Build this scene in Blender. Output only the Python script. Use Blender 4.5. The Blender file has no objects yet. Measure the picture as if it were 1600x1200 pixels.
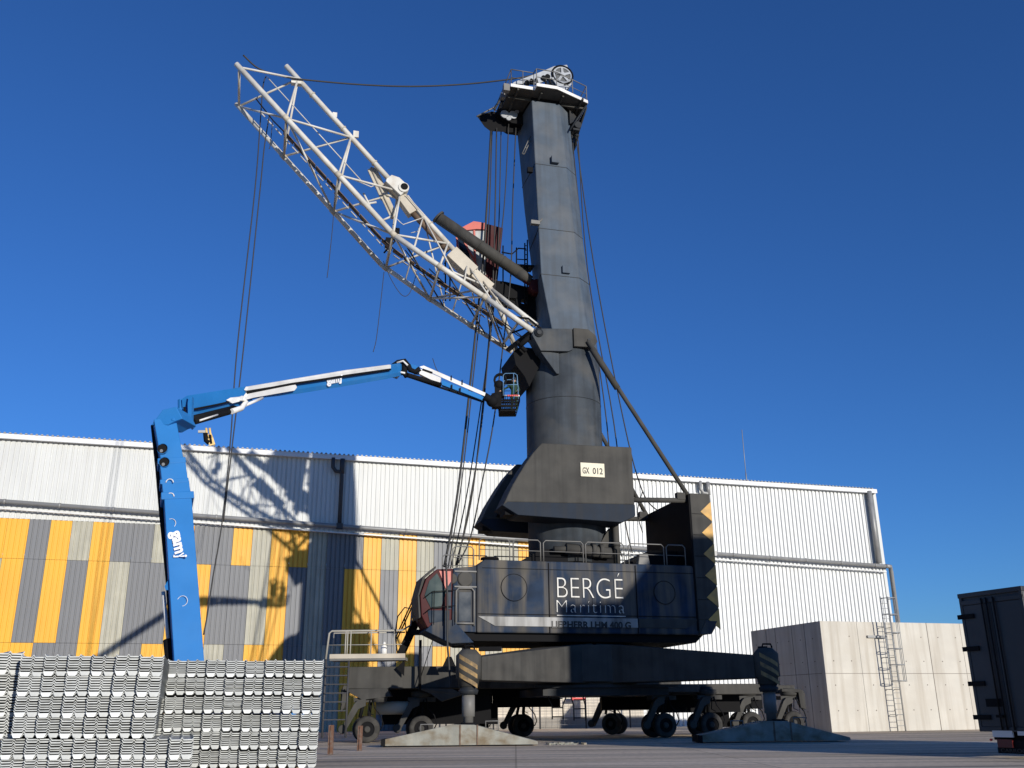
import bpy, bmesh, math, random
from math import sin, cos, tan, atan, atan2, pi, radians, hypot
from mathutils import Vector, Matrix
random.seed(7)
V = Vector
sc = bpy.context.scene
COL = sc.collection

# ------------------------------------------------------------------ camera
F_PX, HOR, ROLL, CAM_H = 1490.0, 1113.0, atan(.0105), 1.25
PITCH = atan((HOR - 600) / F_PX)
cd = bpy.data.cameras.new('camera'); cam = bpy.data.objects.new('camera', cd); COL.objects.link(cam)
cd.sensor_width = 36; cd.lens = 36 * F_PX / 1600; cd.clip_start = .1; cd.clip_end = 3000
cam.matrix_world = Matrix.Translation((0, 0, CAM_H)) @ Matrix.Rotation(pi / 2 + PITCH, 4, 'X') @ Matrix.Rotation(-ROLL, 4, 'Z')
sc.camera = cam

# ------------------------------------------------------------------ sun and sky
SA, SEL = .645, radians(11.5)                      # sun stands behind the camera, to the right, low
sun_dir = V((SA, -1, 0)).normalized() * cos(SEL) + V((0, 0, sin(SEL)))
w = bpy.data.worlds.new('World'); sc.world = w; w.use_nodes = True
nt = w.node_tree; nt.nodes.clear()
sky = nt.nodes.new('ShaderNodeTexSky'); sky.sky_type = 'NISHITA'; sky.sun_disc = False
sky.sun_elevation = SEL; sky.sun_rotation = atan2(sun_dir.x, sun_dir.y)
sky.altitude = 0; sky.air_density = 1.0; sky.dust_density = 0.0; sky.ozone_density = 6.0
bg = nt.nodes.new('ShaderNodeBackground'); bg.inputs[1].default_value = .12
wo = nt.nodes.new('ShaderNodeOutputWorld')
tint = nt.nodes.new('ShaderNodeMix'); tint.data_type = 'RGBA'; tint.blend_type = 'MULTIPLY'; tint.inputs[0].default_value = 1; tint.inputs[7].default_value = (.66, .86, 1.15, 1)
nt.links.new(sky.outputs[0], tint.inputs[6]); nt.links.new(tint.outputs[2], bg.inputs[0]); nt.links.new(bg.outputs[0], wo.inputs[0])
sl = bpy.data.lights.new('sun', 'SUN'); sl.energy = 4.6; sl.angle = radians(.53); sl.color = (1, .94, .84)
so = bpy.data.objects.new('sun', sl); COL.objects.link(so)
so.rotation_euler = (-sun_dir).to_track_quat('-Z', 'Y').to_euler()
sc.view_settings.view_transform = 'Standard'; sc.view_settings.look = 'None'
sc.view_settings.exposure = 0.0; sc.view_settings.gamma = 1
try: sc.cycles.max_bounces = 6
except Exception: pass

# ------------------------------------------------------------------ pixel -> point helpers (photo is 1600x1200)
def ray(px, py):
    u = (px - 800) / F_PX; v = (600 - py) / F_PX; c, q = cos(ROLL), sin(ROLL)
    U = u * c + v * q; W_ = -u * q + v * c
    return V((U, cos(PITCH) - W_ * sin(PITCH), sin(PITCH) + W_ * cos(PITCH)))
def at(px, py, Y):
    d = ray(px, py); return V((0, 0, CAM_H)) + d * (Y / d.y)
class Frame:
    def __init__(s, x, y, yaw):
        s.o = V((x, y, 0)); s.e1 = V((cos(yaw), sin(yaw), 0)); s.e2 = V((-sin(yaw), cos(yaw), 0)); s.yaw = yaw
    def __call__(s, a, b, z): return s.o + s.e1 * a + s.e2 * b + V((0, 0, z))
    def px(s, x, y, off):                       # pixel -> point on the vertical plane at this offset
        d = ray(x, y); o = V((0, 0, CAM_H)); t = (off + s.e2.dot(s.o - o)) / s.e2.dot(d)
        return o + d * t
    def sz(s, x, y, off):
        p = s.px(x, y, off); return (s.e1.dot(p - s.o), p.z)
    def dirv(s, a, b, z): return s.e1 * a + s.e2 * b + V((0, 0, z))

# ------------------------------------------------------------------ materials
MATS = {}
def mat(name, col, rough=.6, metal=0, var=.12, scale=1.2, streak=0, streak_col=None, dirt=None, dirt_amt=0, bump=0, spec=.4, dscale=.5, sscale=3.2):
    if name in MATS: return MATS[name]
    m = bpy.data.materials.new(name); m.use_nodes = True; t = m.node_tree; N = t.nodes; Lk = t.links
    b = N['Principled BSDF']; b.inputs['Roughness'].default_value = rough; b.inputs['Metallic'].default_value = metal
    b.inputs['Specular IOR Level'].default_value = spec
    tc = N.new('ShaderNodeTexCoord')
    n1 = N.new('ShaderNodeTexNoise'); n1.inputs['Scale'].default_value = scale; n1.inputs['Detail'].default_value = 6
    Lk.new(tc.outputs['Object'], n1.inputs['Vector'])
    r1 = N.new('ShaderNodeMapRange'); r1.inputs[1].default_value = .3; r1.inputs[2].default_value = .7
    r1.inputs[3].default_value = 1 - var; r1.inputs[4].default_value = 1 + var
    Lk.new(n1.outputs[0], r1.inputs[0])
    mx = N.new('ShaderNodeMix'); mx.data_type = 'RGBA'; mx.blend_type = 'MULTIPLY'; mx.inputs[0].default_value = 1
    mx.inputs[6].default_value = (*col, 1); Lk.new(r1.outputs[0], mx.inputs[7])
    out = mx.outputs[2]
    def layer(out, vecscale, lo, hi, amt, c2, det=5):
        mp = N.new('ShaderNodeMapping'); mp.inputs['Scale'].default_value = vecscale; Lk.new(tc.outputs['Object'], mp.inputs[0])
        n = N.new('ShaderNodeTexNoise'); n.inputs['Scale'].default_value = 1; n.inputs['Detail'].default_value = det
        Lk.new(mp.outputs[0], n.inputs[0])
        r = N.new('ShaderNodeMapRange'); r.inputs[1].default_value = lo; r.inputs[2].default_value = hi; r.inputs[3].default_value = 0; r.inputs[4].default_value = amt
        Lk.new(n.outputs[0], r.inputs[0])
        k = N.new('ShaderNodeMix'); k.data_type = 'RGBA'; k.inputs[7].default_value = (*c2, 1)
        Lk.new(r.outputs[0], k.inputs[0]); Lk.new(out, k.inputs[6]); return k.outputs[2]
    if streak: out = layer(out, (sscale, sscale, .16), .44, .66, streak, streak_col or (.02, .02, .02))
    if dirt: out = layer(out, (dscale, dscale, dscale * 1.4), .46, .68, dirt_amt, dirt, 9)
    Lk.new(out, b.inputs['Base Color'])
    rr = N.new('ShaderNodeMapRange'); rr.inputs[3].default_value = max(.05, rough - .12); rr.inputs[4].default_value = min(1, rough + .15)
    Lk.new(n1.outputs[0], rr.inputs[0]); Lk.new(rr.outputs[0], b.inputs['Roughness'])
    if bump:
        n2 = N.new('ShaderNodeTexNoise'); n2.inputs['Scale'].default_value = scale * 14; n2.inputs['Detail'].default_value = 8
        Lk.new(tc.outputs['Object'], n2.inputs['Vector'])
        bp = N.new('ShaderNodeBump'); bp.inputs['Strength'].default_value = bump; bp.inputs['Distance'].default_value = .03
        Lk.new(n2.outputs[0], bp.inputs['Height']); Lk.new(bp.outputs[0], b.inputs['Normal'])
    MATS[name] = m; return m
CR = mat('crane_charcoal', (.026, .030, .036), .5, streak=.5, streak_col=(.05, .048, .044), dirt=(.055, .052, .047), dirt_amt=.5, var=.2, spec=.12)
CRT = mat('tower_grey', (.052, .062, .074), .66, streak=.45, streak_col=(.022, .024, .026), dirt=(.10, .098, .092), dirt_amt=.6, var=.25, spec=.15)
CRT2 = mat('tower_upper_grey', (.072, .095, .125), .55, streak=.45, streak_col=(.05, .058, .068), dirt=(.13, .135, .14), dirt_amt=.5, var=.2, spec=.15)  # lighter and bluer than tower_grey: the mast's sheen put into the colour
CRH = mat('house_charcoal', (.020, .034, .062), .72, streak=.95, streak_col=(.125, .112, .092), dirt=(.075, .070, .06), dirt_amt=.7, var=.35, sscale=1.9, spec=.10, dscale=.7)  # boosted streaks: grime plus dappled light and shade put into the colour
CRG = mat('dusty_grey_steel', (.060, .058, .053), .75, streak=.4, streak_col=(.025, .024, .023), dirt=(.085, .08, .07), dirt_amt=.6, var=.25, spec=.2)
BLK = mat('black_steel', (.009, .009, .010), .8, var=.2, spec=.12)
CRD = mat('skirt_dark', (.022, .030, .044), .7, var=.2, spec=.12, streak=.4, streak_col=(.035, .034, .033))
RAIL = mat('rail_grey', (.16, .155, .145), .55, var=.2)
ROPE = mat('wire_rope', (.03, .029, .028), .6, var=.2, scale=8)
WHT = mat('boom_white', (.60, .585, .535), .55, streak=.25, streak_col=(.35, .28, .2), dirt=(.42, .36, .28), dirt_amt=.45, var=.08, dscale=1.3)
BEI = mat('beige_plate', (.50, .45, .36), .6, dirt=(.3, .22, .15), dirt_amt=.5)
BRN = mat('rusty_tube', (.16, .11, .075), .7, dirt=(.08, .05, .035), dirt_amt=.8, dscale=3)
RED = mat('cab_red', (.50, .10, .07), .45, dirt=(.3, .06, .05), dirt_amt=.4)
DRED = mat('cab_dark_red', (.055, .009, .010), .6, spec=.2)  # cab red darkened: shade on the tower cab is put into the colour
GLS = mat('cab_glass', (.012, .02, .032), .04, spec=.3, var=.05)
GLS3 = mat('cab_green_glass', (.035, .055, .048), .04, spec=.3, streak=.5, streak_col=(.02, .03, .03))
GLS2 = mat('cab_curtain_glass', (.35, .36, .34), .25, spec=.6, streak=.6, streak_col=(.12, .13, .12))
SHV = mat('sheave_grey', (.36, .38, .41), .45, dirt=(.2, .2, .2), dirt_amt=.5, dscale=2)
YEL2 = mat('faded_band', (.34, .22, .09), .75, dirt=(.09, .075, .055), dirt_amt=.9, dscale=3, streak=.5, streak_col=(.07, .06, .05))
YEL = mat('warning_yellow', (.62, .36, .10), .6, dirt=(.2, .15, .1), dirt_amt=.5, dscale=2)
WPT = mat('white_lettering', (.62, .60, .55), .5, streak=.5, streak_col=(.25, .24, .22))
BPT = mat('black_lettering', (.012, .012, .014), .5)
TYR = mat('tyre_rubber', (.045, .043, .040), .9, spec=.15, dirt=(.10, .095, .085), dirt_amt=.6, dscale=2)
TYD = mat('tyre_dark', (.03, .03, .031), .85)  # darker copy of tyre_rubber with the rear wheels' shade in its colour
BLU = mat('lift_blue', (.020, .165, .45), .5, spec=.2, dirt=(.05, .20, .46), dirt_amt=.4, var=.06)
LWH = mat('lift_white', (.74, .73, .70), .45, dirt=(.5, .48, .43), dirt_amt=.3)
CON = mat('box_concrete', (.56, .53, .465), .85, streak=.6, streak_col=(.38, .335, .27), dirt=(.50, .46, .39), dirt_amt=.6, var=.07, bump=.25, dscale=.35, scale=.8)
PADC = mat('pad_weathered', (.27, .27, .235), .85, dirt=(.17, .13, .08), dirt_amt=.9, var=.25, spec=.2, streak=.4, streak_col=(.36, .34, .28), bump=.3, dscale=1.5)
WAL = mat('cladding_white', (.58, .59, .575), .5, var=.05, streak=.22, streak_col=(.38, .38, .36), scale=.3)
WAL2 = mat('cladding_bright', (.68, .69, .68), .5, var=.04, streak=.15, streak_col=(.5, .5, .48), scale=.3)
PY = mat('panel_yellow', (.72, .38, .035), .5, var=.05, scale=.4)
PG = mat('panel_grey', (.16, .165, .175), .5, var=.06, scale=.4)
RAILB = mat('rail_sun_tint', (.36, .34, .29), .6, dirt=(.2, .18, .15), dirt_amt=.5)  # lightened rail colour: sunlight on the platform railing is painted in
PS = mat('panel_stone', (.40, .385, .31), .55, var=.12, scale=1.0, streak=.6, streak_col=(.26, .25, .20))
FAS = mat('fascia_white', (.66, .67, .68), .45, var=.05)
GUT = mat('gutter_grey', (.27, .27, .265), .45, metal=.2)
TRAYM = mat('tray_bright', (.62, .62, .60), .4)
GAL = mat('galvanised', (.46, .475, .465), .5, metal=.12, var=.25, scale=5, dirt=(.32, .33, .32), dirt_amt=.6, dscale=4)
GAL2 = mat('galvanised_lit', (.72, .74, .73), .45, metal=.05, var=.12, scale=4)
GAL3 = mat('galvanised_dull', (.36, .37, .355), .55, metal=.12, var=.25, scale=6)
LADM = mat('ladder_galvanised', (.30, .31, .31), .5, metal=.3)
LADD = mat('ladder_dark', (.05, .05, .055), .6)
RST = mat('rusty_post', (.13, .065, .04), .8, dirt=(.17, .15, .13), dirt_amt=.7, dscale=6)
TRK = mat('trailer_dark', (.025, .028, .034), .45, dirt=(.07, .07, .075), dirt_amt=.5)
BLKW = mat('block_wall_beige', (.60, .54, .45), .85, dirt=(.48, .43, .35), dirt_amt=.5)

# ground: worn concrete and asphalt yard
def ground_mat():
    m = bpy.data.materials.new('yard_asphalt'); m.use_nodes = True; t = m.node_tree; N = t.nodes; Lk = t.links
    b = N['Principled BSDF']; b.inputs['Roughness'].default_value = .95; b.inputs['Specular IOR Level'].default_value = .05
    tc = N.new('ShaderNodeTexCoord')
    def noise(sx, sy, det, lo, hi, a, z):
        mp = N.new('ShaderNodeMapping'); mp.inputs['Scale'].default_value = (sx, sy, 1); Lk.new(tc.outputs['Object'], mp.inputs[0])
        n = N.new('ShaderNodeTexNoise'); n.inputs['Scale'].default_value = 1; n.inputs['Detail'].default_value = det; Lk.new(mp.outputs[0], n.inputs[0])
        r = N.new('ShaderNodeMapRange'); r.inputs[1].default_value = lo; r.inputs[2].default_value = hi; r.inputs[3].default_value = a; r.inputs[4].default_value = z
        Lk.new(n.outputs[0], r.inputs[0]); return r.outputs[0]
    c = N.new('ShaderNodeMix'); c.data_type = 'RGBA'; c.inputs[6].default_value = (.56, .455, .33, 1); c.inputs[7].default_value = (.80, .665, .505, 1)
    Lk.new(noise(.06, .3, 8, .35, .65, 0, 1), c.inputs[0])
    d = N.new('ShaderNodeMix'); d.data_type = 'RGBA'; d.inputs[7].default_value = (.22, .205, .18, 1)
    Lk.new(noise(.07, 1.1, 6, .52, .64, 0, .75), d.inputs[0]); Lk.new(c.outputs[2], d.inputs[6])
    e = N.new('ShaderNodeMix'); e.data_type = 'RGBA'; e.blend_type = 'MULTIPLY'; e.inputs[0].default_value = 1
    Lk.new(d.outputs[2], e.inputs[6]); Lk.new(noise(6, 6, 8, .3, .7, .82, 1.12), e.inputs[7])
    br = N.new('ShaderNodeTexBrick'); br.inputs['Scale'].default_value = 1; br.inputs['Brick Width'].default_value = 6; br.inputs['Row Height'].default_value = 5
    br.inputs['Mortar Size'].default_value = .03; br.inputs['Color1'].default_value = (1, 1, 1, 1); br.inputs['Color2'].default_value = (.90, .90, .90, 1); br.inputs['Mortar'].default_value = (.66, .66, .66, 1); br.offset = 0
    Lk.new(tc.outputs['Object'], br.inputs[0])
    h = N.new('ShaderNodeMix'); h.data_type = 'RGBA'; h.blend_type = 'MULTIPLY'; h.inputs[0].default_value = 1
    Lk.new(e.outputs[2], h.inputs[6]); Lk.new(br.outputs[0], h.inputs[7])
    w_ = N.new('ShaderNodeTexWave'); w_.wave_type = 'RINGS'; w_.inputs['Scale'].default_value = .11; w_.inputs['Distortion'].default_value = 3; w_.inputs['Detail'].default_value = 3
    mpw = N.new('ShaderNodeMapping'); mpw.inputs['Location'].default_value = (6, -44, 0); mpw.inputs['Scale'].default_value = (.7, 1.6, 1); Lk.new(tc.outputs['Object'], mpw.inputs[0]); Lk.new(mpw.outputs[0], w_.inputs[0])
    rw = N.new('ShaderNodeMapRange'); rw.inputs[1].default_value = .93; rw.inputs[2].default_value = 1; rw.inputs[3].default_value = 0; rw.inputs[4].default_value = .45; Lk.new(w_.outputs[1], rw.inputs[0])
    q = N.new('ShaderNodeMix'); q.data_type = 'RGBA'; q.inputs[7].default_value = (.16, .145, .125, 1); Lk.new(rw.outputs[0], q.inputs[0]); Lk.new(h.outputs[2], q.inputs[6])
    Lk.new(q.outputs[2], b.inputs['Base Color'])
    n2 = N.new('ShaderNodeTexNoise'); n2.inputs['Scale'].default_value = 25; n2.inputs['Detail'].default_value = 6; Lk.new(tc.outputs['Object'], n2.inputs[0])
    bp = N.new('ShaderNodeBump'); bp.inputs['Strength'].default_value = .5; bp.inputs['Distance'].default_value = .02
    Lk.new(n2.outputs[0], bp.inputs['Height']); Lk.new(bp.outputs[0], b.inputs['Normal'])
    return m

# ------------------------------------------------------------------ mesh builder
def perp(d):
    d = d.normalized(); a = V((0, 0, 1)) if abs(d.z) < .9 else V((1, 0, 0))
    x = d.cross(a).normalized(); return x, d.cross(x).normalized()
SPLIT = set('tie_bar boom_bracket stay_bracket pivot_pin hinge rung weld_collar rail hoop cage_bar stand_off wheel trailer_wheel inspection_hatch rope_lug lock_bar warning_triangle slab_joint tie_hole side_rib loose_bar jib_clamp weld_seam panel_seam bay_rail hanging_bracket tail_lamp deck_beam panel_joint access_ring reflector_strip window_bar cross_brace mounting_plate'.split())
class MB:
    def __init__(s): s.v = []; s.f = []; s.m = []; s.sm = []
    def add(s, vs, fs, mi=0, smooth=False):
        k = len(s.v); s.v += [V(p) for p in vs]
        for f in fs: s.f.append([i + k for i in f]); s.m.append(mi); s.sm.append(smooth)
        return s
    def box(s, c, sx, sy, sz, fr=None, mi=0, rot=None):
        e = (fr.e1, fr.e2, V((0, 0, 1))) if fr else (V((1, 0, 0)), V((0, 1, 0)), V((0, 0, 1)))
        if rot is not None: e = tuple(rot @ k for k in e)
        P = [V(c) + e[0] * (i * sx / 2) + e[1] * (j * sy / 2) + e[2] * (k * sz / 2) for i in (-1, 1) for j in (-1, 1) for k in (-1, 1)]
        return s.add(P, [(0, 1, 3, 2), (4, 6, 7, 5), (0, 4, 5, 1), (2, 3, 7, 6), (0, 2, 6, 4), (1, 5, 7, 3)], mi)
    def fbox(s, fr, a0, a1, b0, b1, z0, z1, mi=0):
        return s.box(fr((a0 + a1) / 2, (b0 + b1) / 2, (z0 + z1) / 2), abs(a1 - a0), abs(b1 - b0), abs(z1 - z0), fr, mi)
    def prism(s, pts, vec, mi=0, smooth=False):
        n = len(pts); A = [V(p) for p in pts]; B = [p + vec for p in A]
        fs = [tuple(range(n))[::-1], tuple(range(n, 2 * n))]
        s.add(A + B, fs, mi); k = len(s.v) - 2 * n
        for i in range(n):
            j = (i + 1) % n; s.f.append([k + i, k + j, k + n + j, k + n + i]); s.m.append(mi); s.sm.append(smooth)
        return s
    def fprism(s, fr, poly, b0, b1, mi=0):           # polygon in (a,z) between two offsets
        return s.prism([fr(a, b0, z) for a, z in poly], fr.e2 * (b1 - b0), mi)
    def tube(s, pts, r, n=8, mi=0, caps=True, r2=None, smooth=True):
        pts = [V(p) for p in pts]; rings = []; k = len(s.v); m = len(pts)
        x, y = perp(pts[1] - pts[0])
        for i, p in enumerate(pts):
            d = (pts[min(i + 1, m - 1)] - pts[max(i - 1, 0)]).normalized()
            x = (x - d * x.dot(d)).normalized(); y = d.cross(x)
            rr = r if r2 is None else r + (r2 - r) * i / (m - 1)
            s.v += [p + (x * cos(2 * pi * j / n) + y * sin(2 * pi * j / n)) * rr for j in range(n)]
        for i in range(m - 1):
            for j in range(n):
                a = k + i * n + j; b = k + i * n + (j + 1) % n
                s.f.append([a, b, b + n, a + n]); s.m.append(mi); s.sm.append(smooth)
        if caps:
            s.f.append(list(range(k, k + n))[::-1]); s.m.append(mi); s.sm.append(False)
            s.f.append(list(range(k + (m - 1) * n, k + m * n))); s.m.append(mi); s.sm.append(False)
        return s
    def bar(s, a, b, wd, h, up=V((0, 0, 1)), mi=0):     # rectangular bar from a to b
        a = V(a); b = V(b); d = (b - a).normalized(); x = d.cross(up).normalized(); y = x.cross(d)
        P = [p + x * (i * wd / 2) + y * (j * h / 2) for p in (a, b) for i, j in ((-1, -1), (1, -1), (1, 1), (-1, 1))]
        return s.add(P, [(0, 1, 2, 3), (7, 6, 5, 4), (0, 4, 5, 1), (1, 5, 6, 2), (2, 6, 7, 3), (3, 7, 4, 0)], mi)
    def loft(s, rings, mi=0, caps=True, smooth=False):
        n = len(rings[0]); k = len(s.v)
        for r in rings: s.v += [V(p) for p in r]
        for i in range(len(rings) - 1):
            for j in range(n):
                a = k + i * n + j; b = k + i * n + (j + 1) % n
                s.f.append([a, b, b + n, a + n]); s.m.append(mi); s.sm.append(smooth)
        if caps:
            s.f.append(list(range(k, k + n))[::-1]); s.m.append(mi); s.sm.append(False)
            s.f.append(list(range(k + (len(rings) - 1) * n, k + len(rings) * n))); s.m.append(mi); s.sm.append(False)
        return s
    def lathe(s, c, axis, prof, n=24, mi=0, smooth=True, caps=True):     # prof: (along axis, radius)
        x, y = perp(V(axis)); ax = V(axis).normalized()
        rings = [[V(c) + ax * a + (x * cos(2 * pi * j / n) + y * sin(2 * pi * j / n)) * max(r, .0005) for j in range(n)] for a, r in prof]
        return s.loft(rings, mi, caps, smooth)
    def sphere(s, c, r, mi=0, sc_=(1, 1, 1), n=12):
        rings = [[V(c) + V((r * sc_[0] * sin(pi * i / n) * cos(2 * pi * j / n), r * sc_[1] * sin(pi * i / n) * sin(2 * pi * j / n), r * sc_[2] * cos(pi * i / n))) for j in range(n)] for i in range(1, n)]
        return s.loft(rings, mi, True, True)
    def islands(s):
        par = list(range(len(s.v)))
        def find(i):
            while par[i] != i: par[i] = par[par[i]]; i = par[i]
            return i
        for f in s.f:
            a = find(f[0])
            for i in f[1:]: par[find(i)] = a
        g = {}
        for k, f in enumerate(s.f): g.setdefault(find(f[0]), []).append(k)
        out = []
        for ks in g.values():
            q = MB(); mp = {}
            for k in ks:
                ff = []
                for i in s.f[k]:
                    if i not in mp: mp[i] = len(q.v); q.v.append(s.v[i])
                    ff.append(mp[i])
                q.f.append(ff); q.m.append(s.m[k]); q.sm.append(s.sm[k])
            out.append(q)
        return out
    def build(s, name, m, parent=None, bevel=0, whole=False):
        if name in SPLIT and not whole:
            o = None
            for q in s.islands(): o = q.build(name, m, parent, bevel, True)
            return o
        me = bpy.data.meshes.new(name); o = bpy.data.objects.new(name, me)
        off = root_loc(parent)
        me.from_pydata([tuple(p - off) for p in s.v], [], s.f)
        for mm in (m if isinstance(m, (list, tuple)) else [m]): me.materials.append(mm)
        me.polygons.foreach_set('material_index', s.m); me.polygons.foreach_set('use_smooth', s.sm)
        bm = bmesh.new(); bm.from_mesh(me); bmesh.ops.recalc_face_normals(bm, faces=bm.faces[:]); bm.to_mesh(me); bm.free()
        me.update(); COL.objects.link(o)
        if parent: o.parent = parent
        if bevel:
            b = o.modifiers.new('bevel', 'BEVEL'); b.width = bevel; b.segments = 2; b.limit_method = 'ANGLE'; b.angle_limit = radians(40)
        return o
def root_loc(o):
    while o is not None and o.parent is not None: o = o.parent
    return V(o.location) if o is not None else V((0, 0, 0))
def tag(o, label=None, cat=None, group=None, kind=None):
    for k, v in (('label', label), ('category', cat), ('group', group), ('kind', kind)):
        if v: o[k] = v
    return o
def thing(name, loc, label, cat, group=None):
    o = bpy.data.objects.new(name, None); o.location = loc; o.empty_display_size = .3; COL.objects.link(o)
    return tag(o, label, cat, group)
def single(mb, name, m, loc, label, cat, group=None, bevel=0):    # thing of one mesh, origin at its base
    loc = V(loc); mb.v = [p - loc for p in mb.v]; o = mb.build(name, m, None, bevel); o.location = loc
    return tag(o, label, cat, group)
def text(body, name, origin, xdir, ydir, size, m, parent, width=None, depth=.006, font_sx=1, shear=0, spacing=1.0, offset=0):
    cu = bpy.data.curves.new(name, 'FONT'); cu.body = body; cu.size = 1; cu.extrude = depth / size; cu.shear = shear; cu.space_character = spacing; cu.offset = offset
    to = bpy.data.objects.new('tmp', cu); COL.objects.link(to)
    dg = bpy.context.evaluated_depsgraph_get(); me = bpy.data.meshes.new_from_object(to.evaluated_get(dg))
    bpy.data.objects.remove(to)
    xs = [v.co.x for v in me.vertices]; x0, x1 = min(xs), max(xs)
    kx = (width / (x1 - x0)) if width else size
    z = xdir.cross(ydir).normalized(); off = root_loc(parent)
    for v in me.vertices:
        v.co = V(origin) + xdir * ((v.co.x - x0) * kx) + ydir * (v.co.y * size) + z * (v.co.z * size) - off
    o = bpy.data.objects.new(name, me); me.materials.clear(); me.materials.append(m); COL.objects.link(o); o.parent = parent
    return o

# ================================================================== GROUND
g = MB(); g.add([(-900, -300, 0), (900, -300, 0), (900, 1500, 0), (-900, 1500, 0)], [(0, 1, 2, 3)])
tag(g.build('ground', ground_mat()), kind='structure')

# ================================================================== WAREHOUSE
WF = Frame(0, 80, radians(17))
wh = thing('warehouse', WF(0, 0, 0), 'long industrial warehouse with white ribbed cladding above yellow, grey and stone coloured panels', 'warehouse')
def corr(mb, fr, s0, s1, z0, z1, pitch=.36, d=.05, off=0, mi=0, gw=.09):
    n = max(1, round((s1 - s0) / pitch)); p = (s1 - s0) / n; pts = []
    for i in range(n):
        a = s0 + i * p
        pts += [(a, off), (a + p - gw - .02, off), (a + p - gw, off + d), (a + p - .02, off + d)]
    pts.append((s1, off))
    vs = [fr(a, b, z) for a, b in pts for z in (z0, z1)]
    mb.add(vs, [(2 * i, 2 * i + 2, 2 * i + 3, 2 * i + 1) for i in range(len(pts) - 1)], mi)
up = MB(); corr(up, WF, -52, 3.02, 15.0, 20.9, d=.07, gw=.11); corr(up, WF, 3.02, 36.4, 0, 20.9, pitch=.40, d=.13, gw=.17, mi=1)
up.build('white_cladding', [WAL, WAL2], wh)
# coloured panels: four strips of height, one letter each (top, middle, low)
cols = "YYY GGY YYG SGG YYY GSS GGG SGY YYY GYY GGS YGG SSY YYY YGG SSS GGS GYY YYY SGG YYY SSG GGY SSS YYY SSS SYY YYY".split()
pn = MB(); s = -38.47
pre = "GGY YYY SGG YYS GGG YYY SGY YYY YSS".split()
s = -38.47 - 1.44 * len(pre)
for t in pre + cols:
    for ch, (z0, z1) in zip(t, ((12.1, 15.0), (6.24, 12.1), (0, 6.24))):
        corr(pn, WF, s + .006, s + 1.434, z0 + .01, z1 - .01, pitch=.36, d=.07, mi='YGS'.index(ch), gw=.10)
    s += 1.44
# s ends near 1.85
corr(pn, WF, s, 3.0, 0, 15.0, pitch=.36, mi=1)
pn.build('coloured_panels', [PY, PG, PS], wh)
b = MB()
b.fbox(WF, 36.3, 36.62, -.02, 60, 0, 21.0)             # end wall
b.fbox(WF, -52, 36.3, 59.7, 60, 0, 21.0)
b.fbox(WF, -52.3, -52, -.02, 60, 0, 21.0)
b.build('end_walls', WAL, wh)
f = MB(); f.fbox(WF, -52, 36.5, -.42, -.3, 20.84, 21.22); f.fbox(WF, -52, 36.5, -.3, .1, 20.86, 20.92); f.build('roof_fascia', FAS, wh)
f = MB()
f.add([WF(-52, -.3, 21.20), WF(36.5, -.3, 21.20), WF(36.5, 30, 22.6), WF(-52, 30, 22.6), WF(36.5, 60, 21.2), WF(-52, 60, 21.2)], [(0, 1, 2, 3), (3, 2, 4, 5)])
n = 243
for i in range(n):
    a = -52 + i * .363
    f.prism([WF(a, -.5, 21.225), WF(a + .05, -.5, 21.31), WF(a + .15, -.5, 21.31), WF(a + .20, -.5, 21.225)], WF.e2 * 30.4 + V((0, 0, 1.4)))
f.build('roof', GUT, wh)
pz = lambda s: 16.12 - .0300 * (s + 39)
f = MB(); f.tube([WF(-52, -.42, pz(-52)), WF(36.3, -.42, pz(36.3))], .17, 12)
for i in range(24):
    a = -50 + i * 3.7; f.tube([WF(a, -.42, pz(a)), WF(a + .14, -.42, pz(a + .14))], .2, 12); 
f.build('drain_pipe', GUT, wh)
f = MB(); f.bar(WF(-52, -.36, pz(-52) - .52), WF(36.3, -.36, pz(36.3) - .52), .26, .1)
for i in range(24):
    a = -50 + i * 3.7; f.bar(WF(a, -.5, pz(a) - .58), WF(a + .02, .0, pz(a) - .3), .06, .06)
f.build('cable_tray', TRAYM, wh)
for s_ in (-14.6, 18.4):                                # downpipes with their swan-neck heads
    f = MB(); q = pz(s_)
    f.tube([WF(s_ - .75, -.35, 20.95), WF(s_ - .75, -.35, 20.2), WF(s_ - .5, -.35, 19.85), WF(s_ - .15, -.35, 19.85), WF(s_, -.35, 19.6), WF(s_, -.35, q)], .16, 12)
    f.tube([WF(s_, -.35, 20.9), WF(s_, -.35, 19.7)], .2, 12); f.box(WF(s_, -.4, q), .5, .4, .42, WF)
    f.build('downpipe', LADD if s_ < 0 else GUT, wh)
f = MB()
f.tube([WF(35.6, -.4, 20.98), WF(35.6, -.4, 14.1)], .24, 12)
f.tube([WF(36.3, -.42, pz(36.3)), WF(36.9, -.3, pz(36.3)), WF(37.25, .1, 13.4), WF(37.25, .1, 0)], .2, 12); f.build('corner_downpipe', GUT, wh)

lr = MB(); p0 = at(1184, 753, 90)
lr.tube([WF(23.85, 2, 21.4), WF(23.85, 2, 26.9)], .035, 6); lr.tube([WF(23.85, 2, 21.4), WF(23.85, 2, 22.6)], .06, 6)
single(lr, 'lightning_rod', GUT, WF(23.85, 2, 21.4), 'thin upright lightning rod on the warehouse roof', 'lightning rod')

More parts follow.
